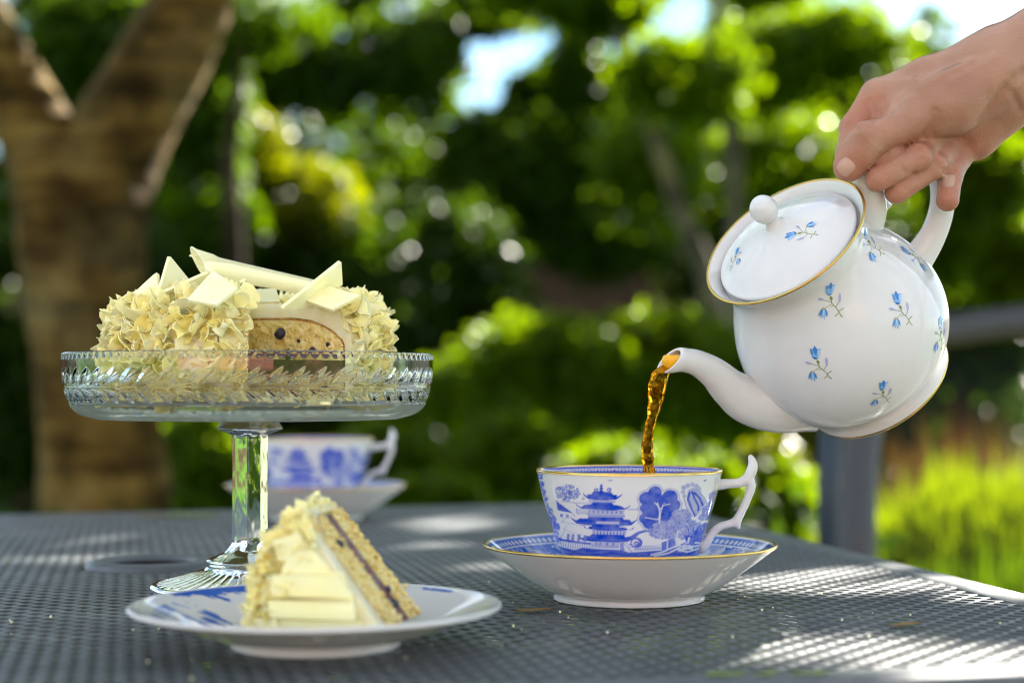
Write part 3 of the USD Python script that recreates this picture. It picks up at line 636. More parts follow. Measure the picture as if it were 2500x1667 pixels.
# ---------------------------------------------------------------- china
def china(name, rough=0.07, tint=(0.80, 0.79, 0.76)):
    return mat(name, {'a': ('attribute', {'attribute': 'paint'}), 'p': ('principled_bsdf', {'roughness': rough, 'specular_ior_level': 0.30, 'coat_weight': 0.08, 'coat_roughness': 0.02})}, [('a.color', 'p.base_color')])
CHINA = china('painted_china')
WHITE = mat('white_china', {'p': ('principled_bsdf', {'base_color': (0.72, 0.705, 0.67), 'roughness': 0.07, 'specular_ior_level': 0.30, 'coat_weight': 0.08, 'coat_roughness': 0.02})})
GOLD = mat('gilding', {'p': ('principled_bsdf', {'base_color': (0.83, 0.55, 0.16), 'metallic': 1.0, 'roughness': 0.22})})
CW = np.array([0.72, 0.705, 0.67]); INK = np.array([0.001, 0.052, 0.47]); INK2 = np.array([0.001, 0.100, 0.48])
def paint(ink, col=INK, white=CW):
    k = (np.clip(ink, 0, 1) ** 0.75)[..., None]
    return white * (1 - k) + col * k
cm = 0.01

# the pagoda print of the cup, drawn on an 1330 x 700 sheet that wraps half the cup
def pagoda_print():
    im = Image.new('L', (1400, 760), 0); dr = ImageDraw.Draw(im); X0, Y0 = 450, 250
    q = lambda pts: [(x - X0, y - Y0) for x, y in pts]
    def pg(pts, c): dr.polygon(q(pts), fill=c)
    def ln(pts, c, w=3): dr.line(q(pts), fill=c, width=w, joint='curve')
    def ci(x, y, r, c, o=None): dr.ellipse([x - X0 - r, y - Y0 - r, x - X0 + r, y - Y0 + r], fill=c, outline=o)
    rng = np.random.default_rng(5)
    D_, M_, L_ = 245, 190, 120
    # left edge foliage
    for x, y, r in [(490, 350, 22), (500, 410, 26), (512, 470, 30), (530, 520, 28), (530, 580, 34), (560, 620, 34), (575, 680, 40), (600, 740, 40), (600, 800, 36), (625, 850, 34)]:
        ci(x, y, r, M_)
        for _ in range(14): ci(x + rng.uniform(-r, r), y + rng.uniform(-r, r), rng.uniform(3, 7), int(rng.choice([60, 235])))
    # feathery tree
    for _ in range(130):
        a, s = rng.uniform(0, 6.28), rng.uniform(0, 1) ** 0.6
        x, y = 680 + math.cos(a) * 80 * s, 455 + math.sin(a) * 62 * s
        ci(x, y, rng.uniform(4, 8), int(rng.choice([100, 150, 200])), None)
    ln([(675, 520), (678, 440), (670, 385)], 200, 4)
    for e in [(620, 440), (730, 430), (640, 410), (755, 470), (610, 480)]: ln([(677, 490), e], 190, 3)
    for x, y in [(790, 495), (738, 440), (760, 460)]: ci(x, y, 10, 110)
    # house with gable
    pg([(612, 525), (722, 612), (625, 600)], 225); ln([(610, 522), (1195, 575)], 150, 3); ln([(612, 524), (900, 528)], 150, 3); ln([(722, 615), (740, 640)], 140, 3)
    for x in (640, 678): pg([(x, 625), (x + 18, 628), (x + 18, 655), (x, 652)], 150)
    ln([(650, 690), (805, 705)], 140, 4); ln([(650, 690), (690, 640)], 110, 3)
    # pagoda roofs
    def roof(xl, xr, ytip, xt0, xt1, yt, yb, c=D_):
        n = 14; t = np.linspace(0, 1, n)
        def side(xa, ya, xb, yb_, sag): return [(xa + (xb - xa) * u, ya + (yb_ - ya) * (u ** 0.55 if sag else u)) for u in t]
        left = [(xl, ytip), (xl + 14, ytip + 14), (xl + 38, ytip + 26), (xl + 0.5 * (xt0 - xl), ytip + 8), (xt0 - 10, yt + 14), (xt0, yt)]
        right = [(xt1, yt), (xt1 + 10, yt + 14), (xr - 0.5 * (xr - xt1), ytip + 8), (xr - 38, ytip + 26), (xr - 14, ytip + 14), (xr, ytip)]
        bot = [(xr - 8, ytip + 18), (xr - 40, yb - 6), (xr - 100, yb), (xl + 100, yb), (xl + 40, yb - 6), (xl + 8, ytip + 18)]
        pg(left + right + bot, c)
        for x in np.arange(xl + 60, xr - 60, 9): ln([(x, yb - 3), (x + 4, yb - 26)], c - 70, 2)
    ln([(905, 378), (905, 432)], 215, 8); ci(905, 392, 9, 220); ci(905, 412, 12, 220); pg([(880, 445), (905, 420), (935, 445)], 225)
    ci(872, 425, 14, 210); ci(872, 425, 6, 40); ci(958, 420, 15, 210); ci(956, 420, 6, 40); ln([(865, 438), (862, 455)], 220, 8); ln([(962, 430), (970, 455)], 220, 8)
    pg([(855, 436), (972, 440), (985, 470), (840, 468)], 235)
    roof(783, 1046, 450, 850, 975, 445, 502); pg([(825, 500), (1005, 503), (1000, 522), (830, 520)], 70)
    for x in range(835, 1000, 14): ln([(x, 503), (x, 520)], 180, 3)
    roof(742, 1102, 536, 855, 978, 520, 578)
    pg([(745, 572), (1060, 580), (1060, 612), (752, 612)], 40); ln([(745, 572), (752, 614), (830, 608)], 200, 4); ln([(1000, 574), (1190, 566)], 140, 4); ln([(1000, 582), (1190, 574)], 110, 2)
    pg([(828, 580), (1062, 582), (1060, 606), (828, 606)], 150)
    for x in range(838, 1056, 30): pg([(x, 584), (x + 14, 584), (x + 14, 604), (x, 604)], 60)
    pg([(820, 610), (1066, 614), (1066, 634), (820, 632)], 90)
    for x in range(824, 1066, 8): ln([(x, 612), (x, 634)], 190, 2)
    roof(708, 1150, 642, 830, 1050, 634, 698, 235); pg([(880, 664), (1030, 666), (1030, 684), (876, 686)], 60)
    for x in range(884, 1028, 10): ln([(x, 666), (x, 684)], 150, 2)
    roof(795, 1130, 705, 860, 1020, 690, 736)
    pg([(850, 736), (1078, 736), (1075, 772), (855, 772)], 60)
    for x in range(860, 1075, 22): pg([(x, 742), (x + 9, 742), (x + 9, 768), (x, 768)], 180)
    ln([(850, 737), (1078, 737)], 200, 3); ln([(852, 772), (1076, 772)], 200, 3)
    roof(755, 1130, 780, 850, 1060, 768, 826)
    pg([(1060, 790), (1110, 775), (1150, 745), (1190, 732), (1232, 730), (1236, 742), (1200, 746), (1165, 760), (1130, 800), (1080, 822)], 215)
    ci(1148, 828, 40, 215); ci(1142, 826, 26, 20); ci(1150, 834, 17, 215); ci(1148, 834, 7, 40); pg([(1070, 826), (1150, 858), (1110, 850)], 200)
    pg([(850, 826), (1035, 826), (1032, 872), (858, 872)], 60); ln([(840, 852), (1040, 852)], 170, 4)
    for x in range(852, 1035, 11): ln([(x, 854), (x, 874)], 150, 3)
    for x in (880, 905, 950, 990): pg([(x, 830), (x + 12, 830), (x + 12, 850), (x, 850)], 160)
    pg([(1040, 830), (1060, 826), (1075, 910), (1045, 905)], 150); ln([(1060, 828), (1120, 900)], 150, 4)
    # fence right
    ln([(1090, 862), (1330, 850)], 150, 4); ln([(1130, 884), (1320, 876)], 160, 5)
    for x in range(1140, 1320, 16): pg([(x, 864), (x + 8, 864), (x + 8, 880), (x, 880)], 110)
    # porch on the left
    ln([(660, 740), (720, 770), (800, 780)], 120, 3); ln([(680, 720), (650, 830), (660, 860)], 130, 3)
    for x in (690, 720, 760, 800): pg([(x, 780), (x + 16, 780), (x + 18, 830), (x, 830)], 170)
    pg([(640, 828), (850, 836), (850, 850), (650, 846)], 235)
    for x in range(660, 850, 15): ln([(x, 850), (x + 3, 895)], 140, 4)
    # dark big tree with halo
    blobs = [(1268, 440, 46), (1212, 488, 52), (1372, 478, 54), (1402, 540, 44), (1320, 550, 90), (1252, 585, 70), (1365, 618, 58), (1205, 640, 42), (1238, 672, 50), (1320, 650, 46), (1195, 560, 30)]
    for x, y, r in blobs: ci(x, y, r + 15, 90)
    for x, y, r in blobs: ci(x, y, r + 9, 25)
    for x, y, r in blobs: ci(x, y, r, 225)
    ln([(1300, 700), (1306, 620), (1300, 570), (1282, 520)], 20, 12); ln([(1302, 575), (1330, 540), (1372, 530)], 20, 8); ln([(1300, 560), (1262, 515)], 20, 7); ln([(1304, 625), (1290, 650), (1205, 632)], 20, 9); ln([(1306, 610), (1320, 560)], 20, 6)
    ln([(1320, 560), (1318, 540), (1340, 520)], 20, 4); ci(1372, 630, 50, 225); ci(1250, 590, 46, 215)
    ln([(1303, 690), (1303, 600)], 10, 12)
    # rock with dark veins
    pg([(1500, 430), (1545, 410), (1600, 470), (1640, 540), (1600, 600), (1570, 640), (1520, 590), (1490, 520)], 85)
    for a in [[(1515, 445), (1500, 500), (1530, 580), (1560, 640)], [(1530, 440), (1550, 500), (1580, 560), (1580, 600)], [(1545, 450), (1590, 500), (1615, 560)], [(1505, 470), (1498, 510)]]: ln(a, 235, 15)
    ln([(1470, 490), (1490, 560), (1540, 640)], 190, 5); ln([(1560, 420), (1620, 490), (1650, 540)], 190, 5)
    for x, y, r in [(1470, 410, 18), (1500, 396, 18), (1535, 388, 16), (1565, 402, 18), (1585, 425, 17), (1465, 445, 16), (1475, 475, 15), (1590, 450, 12)]: ci(x, y, r, 60, 200); ci(x, y, r * 0.5, 120)
    # right foliage
    for x, y, r in [(1725, 470, 22), (1700, 495, 36), (1720, 540, 40), (1680, 560, 38), (1700, 600, 40), (1650, 600, 40), (1665, 650, 36), (1620, 650, 30)]:
        ci(x, y, r, 175)
        for _ in range(16): ci(x + rng.uniform(-r, r), y + rng.uniform(-r, r), rng.uniform(4, 8), int(rng.choice([90, 230, 120])))
    # light leafy tree with white trunk
    for _ in range(420):
        a, s = rng.uniform(0, 6.28), rng.uniform(0, 1) ** 0.6
        x, y = 1425 + math.cos(a) * 195 * s, 735 + math.sin(a) * 75 * s
        ci(x, y, 12, int(rng.choice([80, 110, 140]))); ci(x, y, 6, int(rng.choice([150, 190])))
    for _ in range(150):
        a, s = rng.uniform(0, 6.28), rng.uniform(0, 1) ** 0.6
        x, y = 1455 + math.cos(a) * 70 * s, 640 + math.sin(a) * 60 * s
        ci(x, y, 12, int(rng.choice([80, 120]))); ci(x, y, 6, int(rng.choice([150, 190])))
    # rocks on the right
    pg([(1590, 720), (1650, 700), (1690, 730), (1680, 800), (1640, 880), (1560, 905), (1500, 860), (1480, 780), (1540, 790)], 220)
    for _ in range(26):
        x, y = rng.uniform(1500, 1680), rng.uniform(720, 880); ln([(x, y), (x + rng.uniform(-20, 20), y + rng.uniform(15, 45))], int(rng.choice([110, 250])), 4)
    ln([(1440, 740), (1424, 790), (1430, 860)], 15, 14); ln([(1428, 785), (1390, 740)], 40, 7); ln([(1430, 770), (1490, 720)], 40, 6)
    for a in [[(1335, 815), (1350, 880)], [(1520, 800), (1505, 850)]]: ln(a, 10, 14)
    pg([(1320, 830), (1400, 800), (1440, 860), (1480, 840), (1520, 880), (1320, 900)], 190); ln([(1360, 820), (1356, 885)], 20, 10); ln([(1424, 800), (1424, 870)], 10, 16)
    # water and shore
    pg([(640, 895), (760, 905), (800, 880), (1050, 886), (1100, 905), (1300, 890), (1480, 900), (1660, 890), (1620, 1005), (690, 1005)], 222)
    for _ in range(30):
        x, y = rng.uniform(720, 1280), rng.uniform(915, 985); ln([(x, y), (x + rng.uniform(40, 120), y + rng.uniform(-3, 3))], int(rng.choice([190, 245])), 5)
    for a in [[(1240, 925), (1320, 905), (1400, 870), (1440, 860), (1480, 880), (1540, 905)], [(1260, 935), (1360, 915), (1440, 880), (1490, 925)], [(1470, 860), (1540, 880), (1620, 885), (1640, 870)], [(1430, 900), (1500, 918), (1600, 905)], [(1560, 850), (1620, 870), (1660, 850)]]: ln(a, 8, 15)
    ci(965, 350, 6, 150); pg([(945, 350), (985, 348), (965, 356)], 140); pg([(1618, 362), (1645, 355), (1632, 374)], 225)
    a = np.asarray(im, float) / 255
    a = np.asarray(Image.fromarray((a * 255).astype(np.uint8)).filter(ImageFilter.GaussianBlur(1.6)), float) / 255
    yy, xx = np.mgrid[0:a.shape[0], 0:a.shape[1]]
    q3 = np.stack([xx, yy, 0 * xx], -1).astype(float)
    a = a * (0.90 + 0.30 * meshkit.fbm(q3 / 30.0, 3, 3)) * (0.93 + 0.07 * np.sin(yy * 0.9 + 2.0 * np.sin(xx * 0.02)))
    return np.clip(a, 0, 1)
PAG = pagoda_print()
# half width (crop px) of the cup against crop row, for unrolling
CUP_ROWS = ([290, 400, 620, 760, 870, 930, 975], [665, 640, 578, 540, 495, 440, 400])

CUP_OUT = [(0, 0.70), (2.0, 0.70), (2.25, 0.66), (2.36, 0.70), (2.38, 1.05), (2.62, 1.45), (3.04, 1.95), (3.44, 2.50), (3.68, 3.1), (3.98, 4.08), (4.30, 5.1), (4.55, 6.2), (4.60, 6.36)]
CUP_IN = [(4.56, 6.44), (4.44, 6.36), (4.34, 5.9), (4.12, 5.1), (3.80, 4.1), (3.45, 3.0), (3.05, 2.2), (2.5, 1.6), (1.4, 1.22), (0.0, 1.15)]
def make_cup(root):
    out = dense(CUP_OUT, 0.045, (1, 3, 4)) ; inn = dense(CUP_IN, 0.06)
    N = 960
    v, f, th, R, Z = lathe(np.vstack([out, inn]), N)
    ink = np.zeros(R.shape)
    no = len(out)
    ct, st = np.cos(th), np.sin(th)
    # outside: the sheet, once on the near half (theta = -90 deg faces the viewer) and once on the far one
    zc = Z[:no]
    row = 312 + (6.36 - zc) / (6.36 - 2.30) * (960 - 312)
    hw = np.interp(row - 15, *CUP_ROWS)
    px = 1135 + hw * ct[:no] - 450
    k = interp_grid(PAG, px, row - 250)
    ink[:no] = np.where((zc > 1.0) & (row > 318), k, 0)
    # inside border of rings on blue, then plain
    zi, ri, ti = Z[no:], R[no:], th[no:]
    h = 6.405 - zi
    cell = (ti / (2 * np.pi) * 150) % 1 - 0.5
    dx, dy = cell * 0.186, h - 0.17
    rr_ = np.hypot(dx, dy)
    band = ((h > 0.04) & (h < 0.31)) * 1.0
    ringk = np.where(rr_ < 0.085, np.where(rr_ < 0.030, 0.75, 0.06), band)
    low = ((h > 0.34) & (h < 0.40)) * 0.9
    flo = ((h > 0.42) & (h < 0.95)) * (meshkit.fbm(np.stack([ct[no:] * ri * 3.0, st[no:] * ri * 3.0, zi * 3], -1), 3, 8) > 0.5) * 0.8
    ink[no:] = np.maximum.reduce([ringk * (h > 0.03) * (h < 0.32), low, flo])
    part('bowl', (v * cm, f), CHINA, root, smooth=True, colors=paint(ink).reshape(-1, 3))
    g, gf, *_ = lathe([(4.612, 6.33), (4.615, 6.40), (4.575, 6.465), (4.51, 6.455), (4.46, 6.40)], 160)
    part('gilt_rim', (g * cm, gf), GOLD, root, smooth=True)
    # handle: horned loop
    q = lambda x, y: np.array([(1150 + x / 2.94 - 1250) / FPX * 0.853 - (1536 - 1250) / FPX * 0.853, 0, EYE[2] - (1050 + y / 2.94 - HORIZON) / FPX * 0.853])
    kr = 0.853 / FPX / 2.94
    chains = [[(1770, 390, 40), (1855, 382, 31), (1930, 375, 30), (1985, 345, 33), (2016, 285, 35), (2022, 232, 27), (2005, 190, 17)],
              [(1985, 345, 33), (2012, 400, 30), (1980, 500, 26), (1938, 590, 26), (1905, 655, 28), (1922, 702, 11)],
              [(1905, 655, 28), (1850, 672, 25), (1785, 692, 25), (1730, 740, 26), (1690, 800, 32), (1655, 850, 36)]]
    def fun(P):
        Pq = P.copy(); Pq[..., 1] *= 1.0
        d = None
        for c in chains:
            c = spline(c, 5 * len(c))
            for (x0, y0, r0), (x1, y1, r1) in zip(c[:-1], c[1:]):
                e = sd_cone(Pq, q(x0, y0), q(x1, y1), r0 * kr, r1 * kr)
                d = e if d is None else smin(d, e, 0.0007)
        return d
    allp = np.array([q(x, y) for c in chains for x, y, r in c])
    hv, hf = nets(fun, allp.min(0) - [0.006, 0.006, 0.006], allp.max(0) + [0.006, 0.006, 0.006], 0.0007)
    hm = trimesh.smoothing.filter_taubin(trimesh.Trimesh(hv, hf, process=False), iterations=14)
    part('handle', (np.array(hm.vertices), np.array(hm.faces)), WHITE, root, smooth=True)

SAU_OUT = [(0, 0.28), (3.2, 0.28), (3.38, 0.06), (3.5, 0.02), (3.70, 0.02), (3.76, 0.07), (3.72, 0.30), (4.0, 0.42), (4.9, 0.95), (6.1, 1.80), (7.0, 2.48), (7.26, 2.70)]
SAU_IN = [(7.24, 2.78), (7.10, 2.74), (6.6, 2.36), (5.6, 1.62), (4.7, 1.05), (4.0, 0.76), (3.4, 0.66), (0, 0.64)]
def saucer_ink(x, y, r, seed=4):
    """transfer print of a saucer's inside: bead border and landscape"""
    a = np.arctan2(y, x)
    cell = (a / (2 * np.pi) * 120) % 1 - 0.5
    bead = (r > 6.55) & (r < 6.95)
    rb = np.hypot(cell * 0.35, (r - 6.75) * 0.9)
    k = np.where(bead, np.where(rb < 0.11, 0.08, 0.85), 0)
    k = np.where((r >= 6.95) & (r < 7.02), 0.7, k)
    P = np.stack([x, y, 0 * x], -1)
    n1 = meshkit.fbm(P * 0.9, 3, seed); n2 = meshkit.fbm(P * 4.5, 2, seed + 3); n3 = meshkit.fbm(P * 1.9 + 7, 3, seed + 5)
    scene = (0.55 + 0.45 * np.clip((n1 - 0.42) * 9, 0, 1)) * np.where(n2 > 0.56, 0.55, 1.0)
    scene = np.where(n3 > 0.60, 0.10, scene); scene = np.where(np.abs(n3 - 0.60) < 0.018, 0.9, scene)
    scene = np.maximum(scene, 0.35 * (np.sin(a * 200 + r * 9) > 0.55) * (n1 > 0.36))
    return np.where((r < 6.5) & (r > 3.3), scene, np.where(r <= 3.3, 0.06, k))
def make_saucer(root, seed=4):
    out, inn = dense(SAU_OUT, 0.12, (1, 3, 5, 6)), dense(SAU_IN, 0.03)
    N = 900
    v, f, th, R, Z = lathe(np.vstack([out, inn]), N)
    ink = np.zeros(R.shape); no = len(out)
    ink[no:] = saucer_ink(R[no:] * np.cos(th[no:]), R[no:] * np.sin(th[no:]), R[no:], seed)
    part('dish', (v * cm, f), CHINA, root, smooth=True, colors=paint(ink, INK2).reshape(-1, 3))
    g, gf, *_ = lathe([(7.245, 2.665), (7.285, 2.71), (7.262, 2.80), (7.19, 2.80), (7.12, 2.765)], 200)
    part('gilt_rim', (g * cm, gf), GOLD, root, smooth=True)

CUP_AT = np.array([(1536 - 1250) / FPX * 0.853, 0.853, 0.0])
BACK_AT = np.array([(772 - 1250) / FPX * 1.375, 1.375, 0.0])
sau = thing('saucer', 'blue and white gilt edged saucer under the tea cup being filled', 'saucer', None, CUP_AT)
make_saucer(sau)
sau2 = clone(sau, 'saucer', 'blurred blue and white saucer at the far edge behind the cake stand', 'saucer', None, BACK_AT)
cup = thing('tea_cup', 'blue and white pagoda tea cup being filled from the pot', 'cup', None, CUP_AT)
make_cup(cup)
cup2 = clone(cup, 'tea_cup', 'blurred blue and white tea cup behind the cake stand stem', 'cup', None, BACK_AT, 8.0)

# the plate under the slice
PL_OUT = [(0, 0.30), (3.0, 0.30), (3.1, 0.05), (3.2, 0.0), (3.40, 0.0), (3.46, 0.06), (3.5, 0.34), (4.4, 0.52), (5.6, 0.92), (6.8, 1.34), (7.42, 1.52), (7.56, 1.62)]
PL_IN = [(7.54, 1.72), (7.40, 1.74), (6.8, 1.58), (5.7, 1.16), (4.9, 0.82), (4.4, 0.62), (3.9, 0.55), (0, 0.54)]
PLATE_AT = W(772 + 0, 1481, 0.70); PLATE_AT[2] = 0
plate = thing('plate', 'white plate with blue brushwork carrying the slice in front', 'plate', None, PLATE_AT)
def make_plate(root):
    out, inn = dense(PL_OUT, 0.12, (1, 3, 5, 6)), dense(PL_IN, 0.03)
    N = 900
    v, f, th, R, Z = lathe(np.vstack([out, inn]), N)
    no = len(out); ink = np.zeros(R.shape)
    x, y, r = R[no:] * np.cos(th[no:]), R[no:] * np.sin(th[no:]), R[no:]
    a = np.degrees(np.arctan2(y, x)) % 360
    P = np.stack([x, y, 0 * x], -1)
    n1 = meshkit.fbm(P * 1.2, 3, 21); n2 = meshkit.fbm(P * np.array([1.0, 3.2, 1]) * 1.3, 3, 25)
    w = np.exp(-((a - 130) / 17.0) ** 2)
    k = np.where((r > 7.15 - 0.9 * w + 2.6 * (n2 - 0.5) * w) & (r < 7.3) & (w > 0.12), 0.95, 0)
    b = ((a > 150) & (a < 205) & (r > 4.2) & (r < 6.6)) * np.clip((n2 - 0.53) * 25, 0, 1)
    c = ((a > 300) & (a < 345) & (r > 4.6) & (r < 6.0)) * np.clip((n2 - 0.60) * 25, 0, 1)
    e = ((a > 40) & (a < 95)) * ((r > 6.9) & (r < 7.15)) * np.clip((n1 - 0.42) * 20, 0, 1)
    ink[no:] = np.maximum.reduce([k, b * 0.9, c, e * 0.8])
    part('dish', (v * cm, f), CHINA, root, smooth=True, colors=paint(ink, INK2).reshape(-1, 3))
make_plate(plate)
# ---------------------------------------------------------------- cut glass cake stand
GLASS = mat('cut_glass', {'p': ('glass_bsdf', {'color': (0.992, 1.0, 0.99), 'IOR': 1.5, 'roughness': 0.0, 'distribution': 'ggx'})})
ST_D = 0.88
STAND_AT = np.array([(610 - 1250) / FPX * ST_D, ST_D, 0.0])
stand = thing('cake_stand', 'cut glass pedestal cake stand with leaf fans engraved around its bowl', 'cake stand', None, STAND_AT)
NPER = 56
def groove(s, z, A, B, w, depth, period, pw=0.7):
    """V groove of leaf shape from A to B (s, z), repeated every period in s"""
    out = np.zeros_like(s)
    A, B = np.array(A, float), np.array(B, float); ab = B - A; L = np.linalg.norm(ab); e = ab / L; nrm = np.array([-e[1], e[0]])
    for k in (-2, -1, 0, 1):
        ds, dz = (s % period) - A[0] - k * period, z - A[1]
        t = (ds * e[0] + dz * e[1]) / L; d = np.abs(ds * nrm[0] + dz * nrm[1])
        ww = w * np.sin(np.pi * np.clip(t, 0, 1)) ** pw + 1e-9
        out = np.maximum(out, np.where((t > 0) & (t < 1), depth * np.sin(np.pi * np.clip(t, 0, 1)) ** pw * np.clip(1 - d / ww, 0, 1), 0))
    return out
def make_bowl():
    wall = dense([(8.98, 9.63), (9.20, 10.25), (9.32, 11.0), (9.36, 12.06)], 0.026)
    rest = dense([(9.36, 12.06), (9.34, 12.17), (9.27, 12.21), (9.19, 12.17), (9.16, 12.06), (9.12, 11.1), (9.02, 10.5), (8.82, 10.0), (8.62, 9.76), (8.4, 9.63), (8.98, 9.63)], 0.10, (9,))[1:]
    prof = np.vstack([wall, rest]); n0, n1 = 0, len(wall)
    N = NPER * 40
    P_ = 2 * np.pi * 9.3 / NPER
    def rf(R, Z, th):
        R = R.copy(); Z = Z.copy()
        s = np.broadcast_to(th * 9.3, R[n0:n1].shape); z = Z[n0:n1]
        d = groove(s, z, (0.0, 10.62), (0.86, 11.46), 0.15, 0.11, P_)
        for (x, y, w) in ((1.10, 11.26, 0.045), (1.22, 11.10, 0.045), (1.20, 10.96, 0.04), (1.08, 10.85, 0.035)):
            d = np.maximum(d, groove(s, z, (0.10, 10.64), (x, y), w, 0.05, P_, 0.5))
        d = np.maximum(d, groove(s, z, (0.0, 10.40), (0.82, 9.72), 0.15, 0.12, P_))
        for (x, y, w) in ((1.05, 9.86, 0.045), (1.16, 10.0, 0.045), (1.14, 10.12, 0.04), (1.02, 10.22, 0.035)):
            d = np.maximum(d, groove(s, z, (0.10, 10.38), (x, y), w, 0.05, P_, 0.5))
        sp = P_ / 2; ds = (s % sp) - sp / 2
        rho = np.hypot(ds / 0.25, (z - 12.20) / 0.36)
        d = np.maximum(d, 0.06 * np.clip(1 - rho ** 2, 0, 1))
        d = np.maximum(d, 0.015 * np.clip(1 - np.abs(z - 10.51) / 0.03, 0, 1))
        d = d * np.clip((z - 9.63) / 0.1, 0, 1)
        R[n0:n1] -= d
        up = n1 + 2; R[n1:up] -= 0.02 * np.clip(1 - (np.broadcast_to(ds[:1], R[n1:up].shape) / 0.25) ** 2, 0, 1)
        return R, Z
    v, f, *_ = lathe(prof, N, rf)
    return v * cm, f
bv, bf = make_bowl()
SLABGLASS = mat('base_glass', {'t': ('transparent_bsdf', {'color': (0.95, 0.965, 0.92)}), 'g': ('glossy_bsdf', {'roughness': 0.01, 'color': (1, 1, 1)}), 'fr': ('fresnel', {'IOR': 1.16}), 'm': ('mix_closure', {}), 'tr': ('translucent_bsdf', {'color': (0.80, 0.82, 0.72)}), 'm2': ('mix_closure', {'fac': 0.20})}, [('fr.fac', 'm.fac'), ('t.BSDF', 'm.closure1'), ('g.BSDF', 'm.closure2'), ('m.closure', 'm2.closure1'), ('tr.BSDF', 'm2.closure2')], surface='m2.closure')  # pale translucent share mixed in to lighten the dark slab
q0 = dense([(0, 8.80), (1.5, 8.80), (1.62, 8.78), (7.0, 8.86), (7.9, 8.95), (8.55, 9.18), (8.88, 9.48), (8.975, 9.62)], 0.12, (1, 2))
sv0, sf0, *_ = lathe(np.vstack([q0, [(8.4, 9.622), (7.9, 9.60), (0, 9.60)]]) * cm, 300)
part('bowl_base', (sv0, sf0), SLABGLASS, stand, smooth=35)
part('bowl', (bv, bf), GLASS, stand, smooth=28, label='shallow glass bowl with engraved leaf fans and scalloped rim')
def make_stem():
    top = dense([(0, 8.775), (1.48, 8.775), (1.52, 8.68), (1.60, 8.52), (1.68, 8.42), (1.60, 8.33), (1.25, 8.22), (1.02, 8.10)], 0.05, (1,))
    mid = dense([(0.92, 8.06), (0.885, 7.0), (0.88, 5.0), (0.895, 3.2), (0.92, 2.55)], 0.1)
    bot = dense([(0.98, 2.42), (1.25, 2.12), (1.80, 1.88), (2.15, 1.72), (2.20, 1.60), (2.16, 1.42), (2.22, 1.32), (2.6, 1.16), (3.6, 0.86), (4.6, 0.62), (4.98, 0.48), (5.05, 0.30), (5.0, 0.10), (4.85, 0.0), (4.6, 0.0), (4.3, 0.10), (0, 0.35)], 0.06, (15,))
    prof = np.vstack([top, mid, bot]); n0, n1 = len(top), len(top) + len(mid); N = 480
    def rf(R, Z, th):
        R = R.copy(); Z = Z.copy()
        k = 8; c = np.cos(np.pi / k) / np.cos((th % (2 * np.pi / k)) - np.pi / k)
        w = np.ones(len(mid)); w[0] = 0.3; w[-1] = 0.3
        R[n0:n1] *= (1 - w[:, None]) + w[:, None] * c * 1.02
        q = np.stack([np.broadcast_to(np.cos(th), R.shape) * R, np.broadcast_to(np.sin(th), R.shape) * R, Z], -1)
        R[n0:n1] += 0.03 * (meshkit.fbm(q[n0:n1] * [3, 3, 1.2], 2, 6) - 0.5)
        m0, m1 = n1, len(prof)
        r = R[m0:m1]; fl = np.clip((r - 2.3) / 0.6, 0, 1) * np.clip((4.9 - r) / 0.4, 0, 1) * (Z[m0:m1] > 0.5)
        Z[m0:m1] -= fl * 0.035 * np.abs(np.sin(th * 24))
        return R, Z
    v, f, *_ = lathe(prof, N, rf)
    return v * cm, f
part('pedestal', make_stem(), GLASS, stand, smooth=25, label='faceted glass stem on a round fluted foot')

# ---------------------------------------------------------------- cake
def cake_mat(name, cols, scale=220, bump=0.6, rough=0.7, sss=0.15, dist=0.002, ramp=(0.35, 0.5, 0.65), pit=(1, 1, 1)):
    return mat(name, {
        'g': ('texture_coordinate', {}), 'n': ('noise_texture', {'scale': scale, 'detail': 5.0, 'roughness': 0.65}),
        'v': ('voronoi_texture', {'scale': scale * 1.7}),
        'r': ('rgb_ramp', {'ramp': list(zip(ramp, cols))}),
        'n4': ('noise_texture', {'scale': scale * 2.6, 'detail': 3.0}), 'r4': ('rgb_ramp', {'ramp': [(0.36, pit), (0.47, (1, 1, 1))]}), 'm4': ('mix', {'mix_type': 'multiply', 'fac': 1.0}),
        'a': ('math', {'math_type': 'add'}),
        'b': ('bump', {'strength': bump, 'distance': dist}),
        'p': ('principled_bsdf', {'roughness': rough, 'subsurface_weight': sss, 'subsurface_scale': 0.004, 'subsurface_radius': (1.0, 0.7, 0.35)}),
    }, [('g.object', 'n.vector'), ('g.object', 'v.vector'), ('n.fac', 'r.fac'), ('g.object', 'n4.vector'), ('n4.fac', 'r4.fac'), ('r.color', 'm4.color1'), ('r4.color', 'm4.color2'), ('m4.color', 'p.base_color'), ('n.fac', 'a.value1'), ('v.distance', 'a.value2'), ('a.value', 'b.height'), ('b.normal', 'p.normal')])
SPONGE = cake_mat('sponge', [(0.76, 0.52, 0.13), (0.90, 0.72, 0.26), (0.93, 0.80, 0.40)], 170, 0.9, 0.85, 0.12, 0.0016, pit=(0.82, 0.68, 0.46))
CRUST = cake_mat('sponge_crust', [(0.30, 0.11, 0.02), (0.50, 0.24, 0.05), (0.62, 0.36, 0.10)], 300, 0.5, 0.8, 0.05, 0.001)
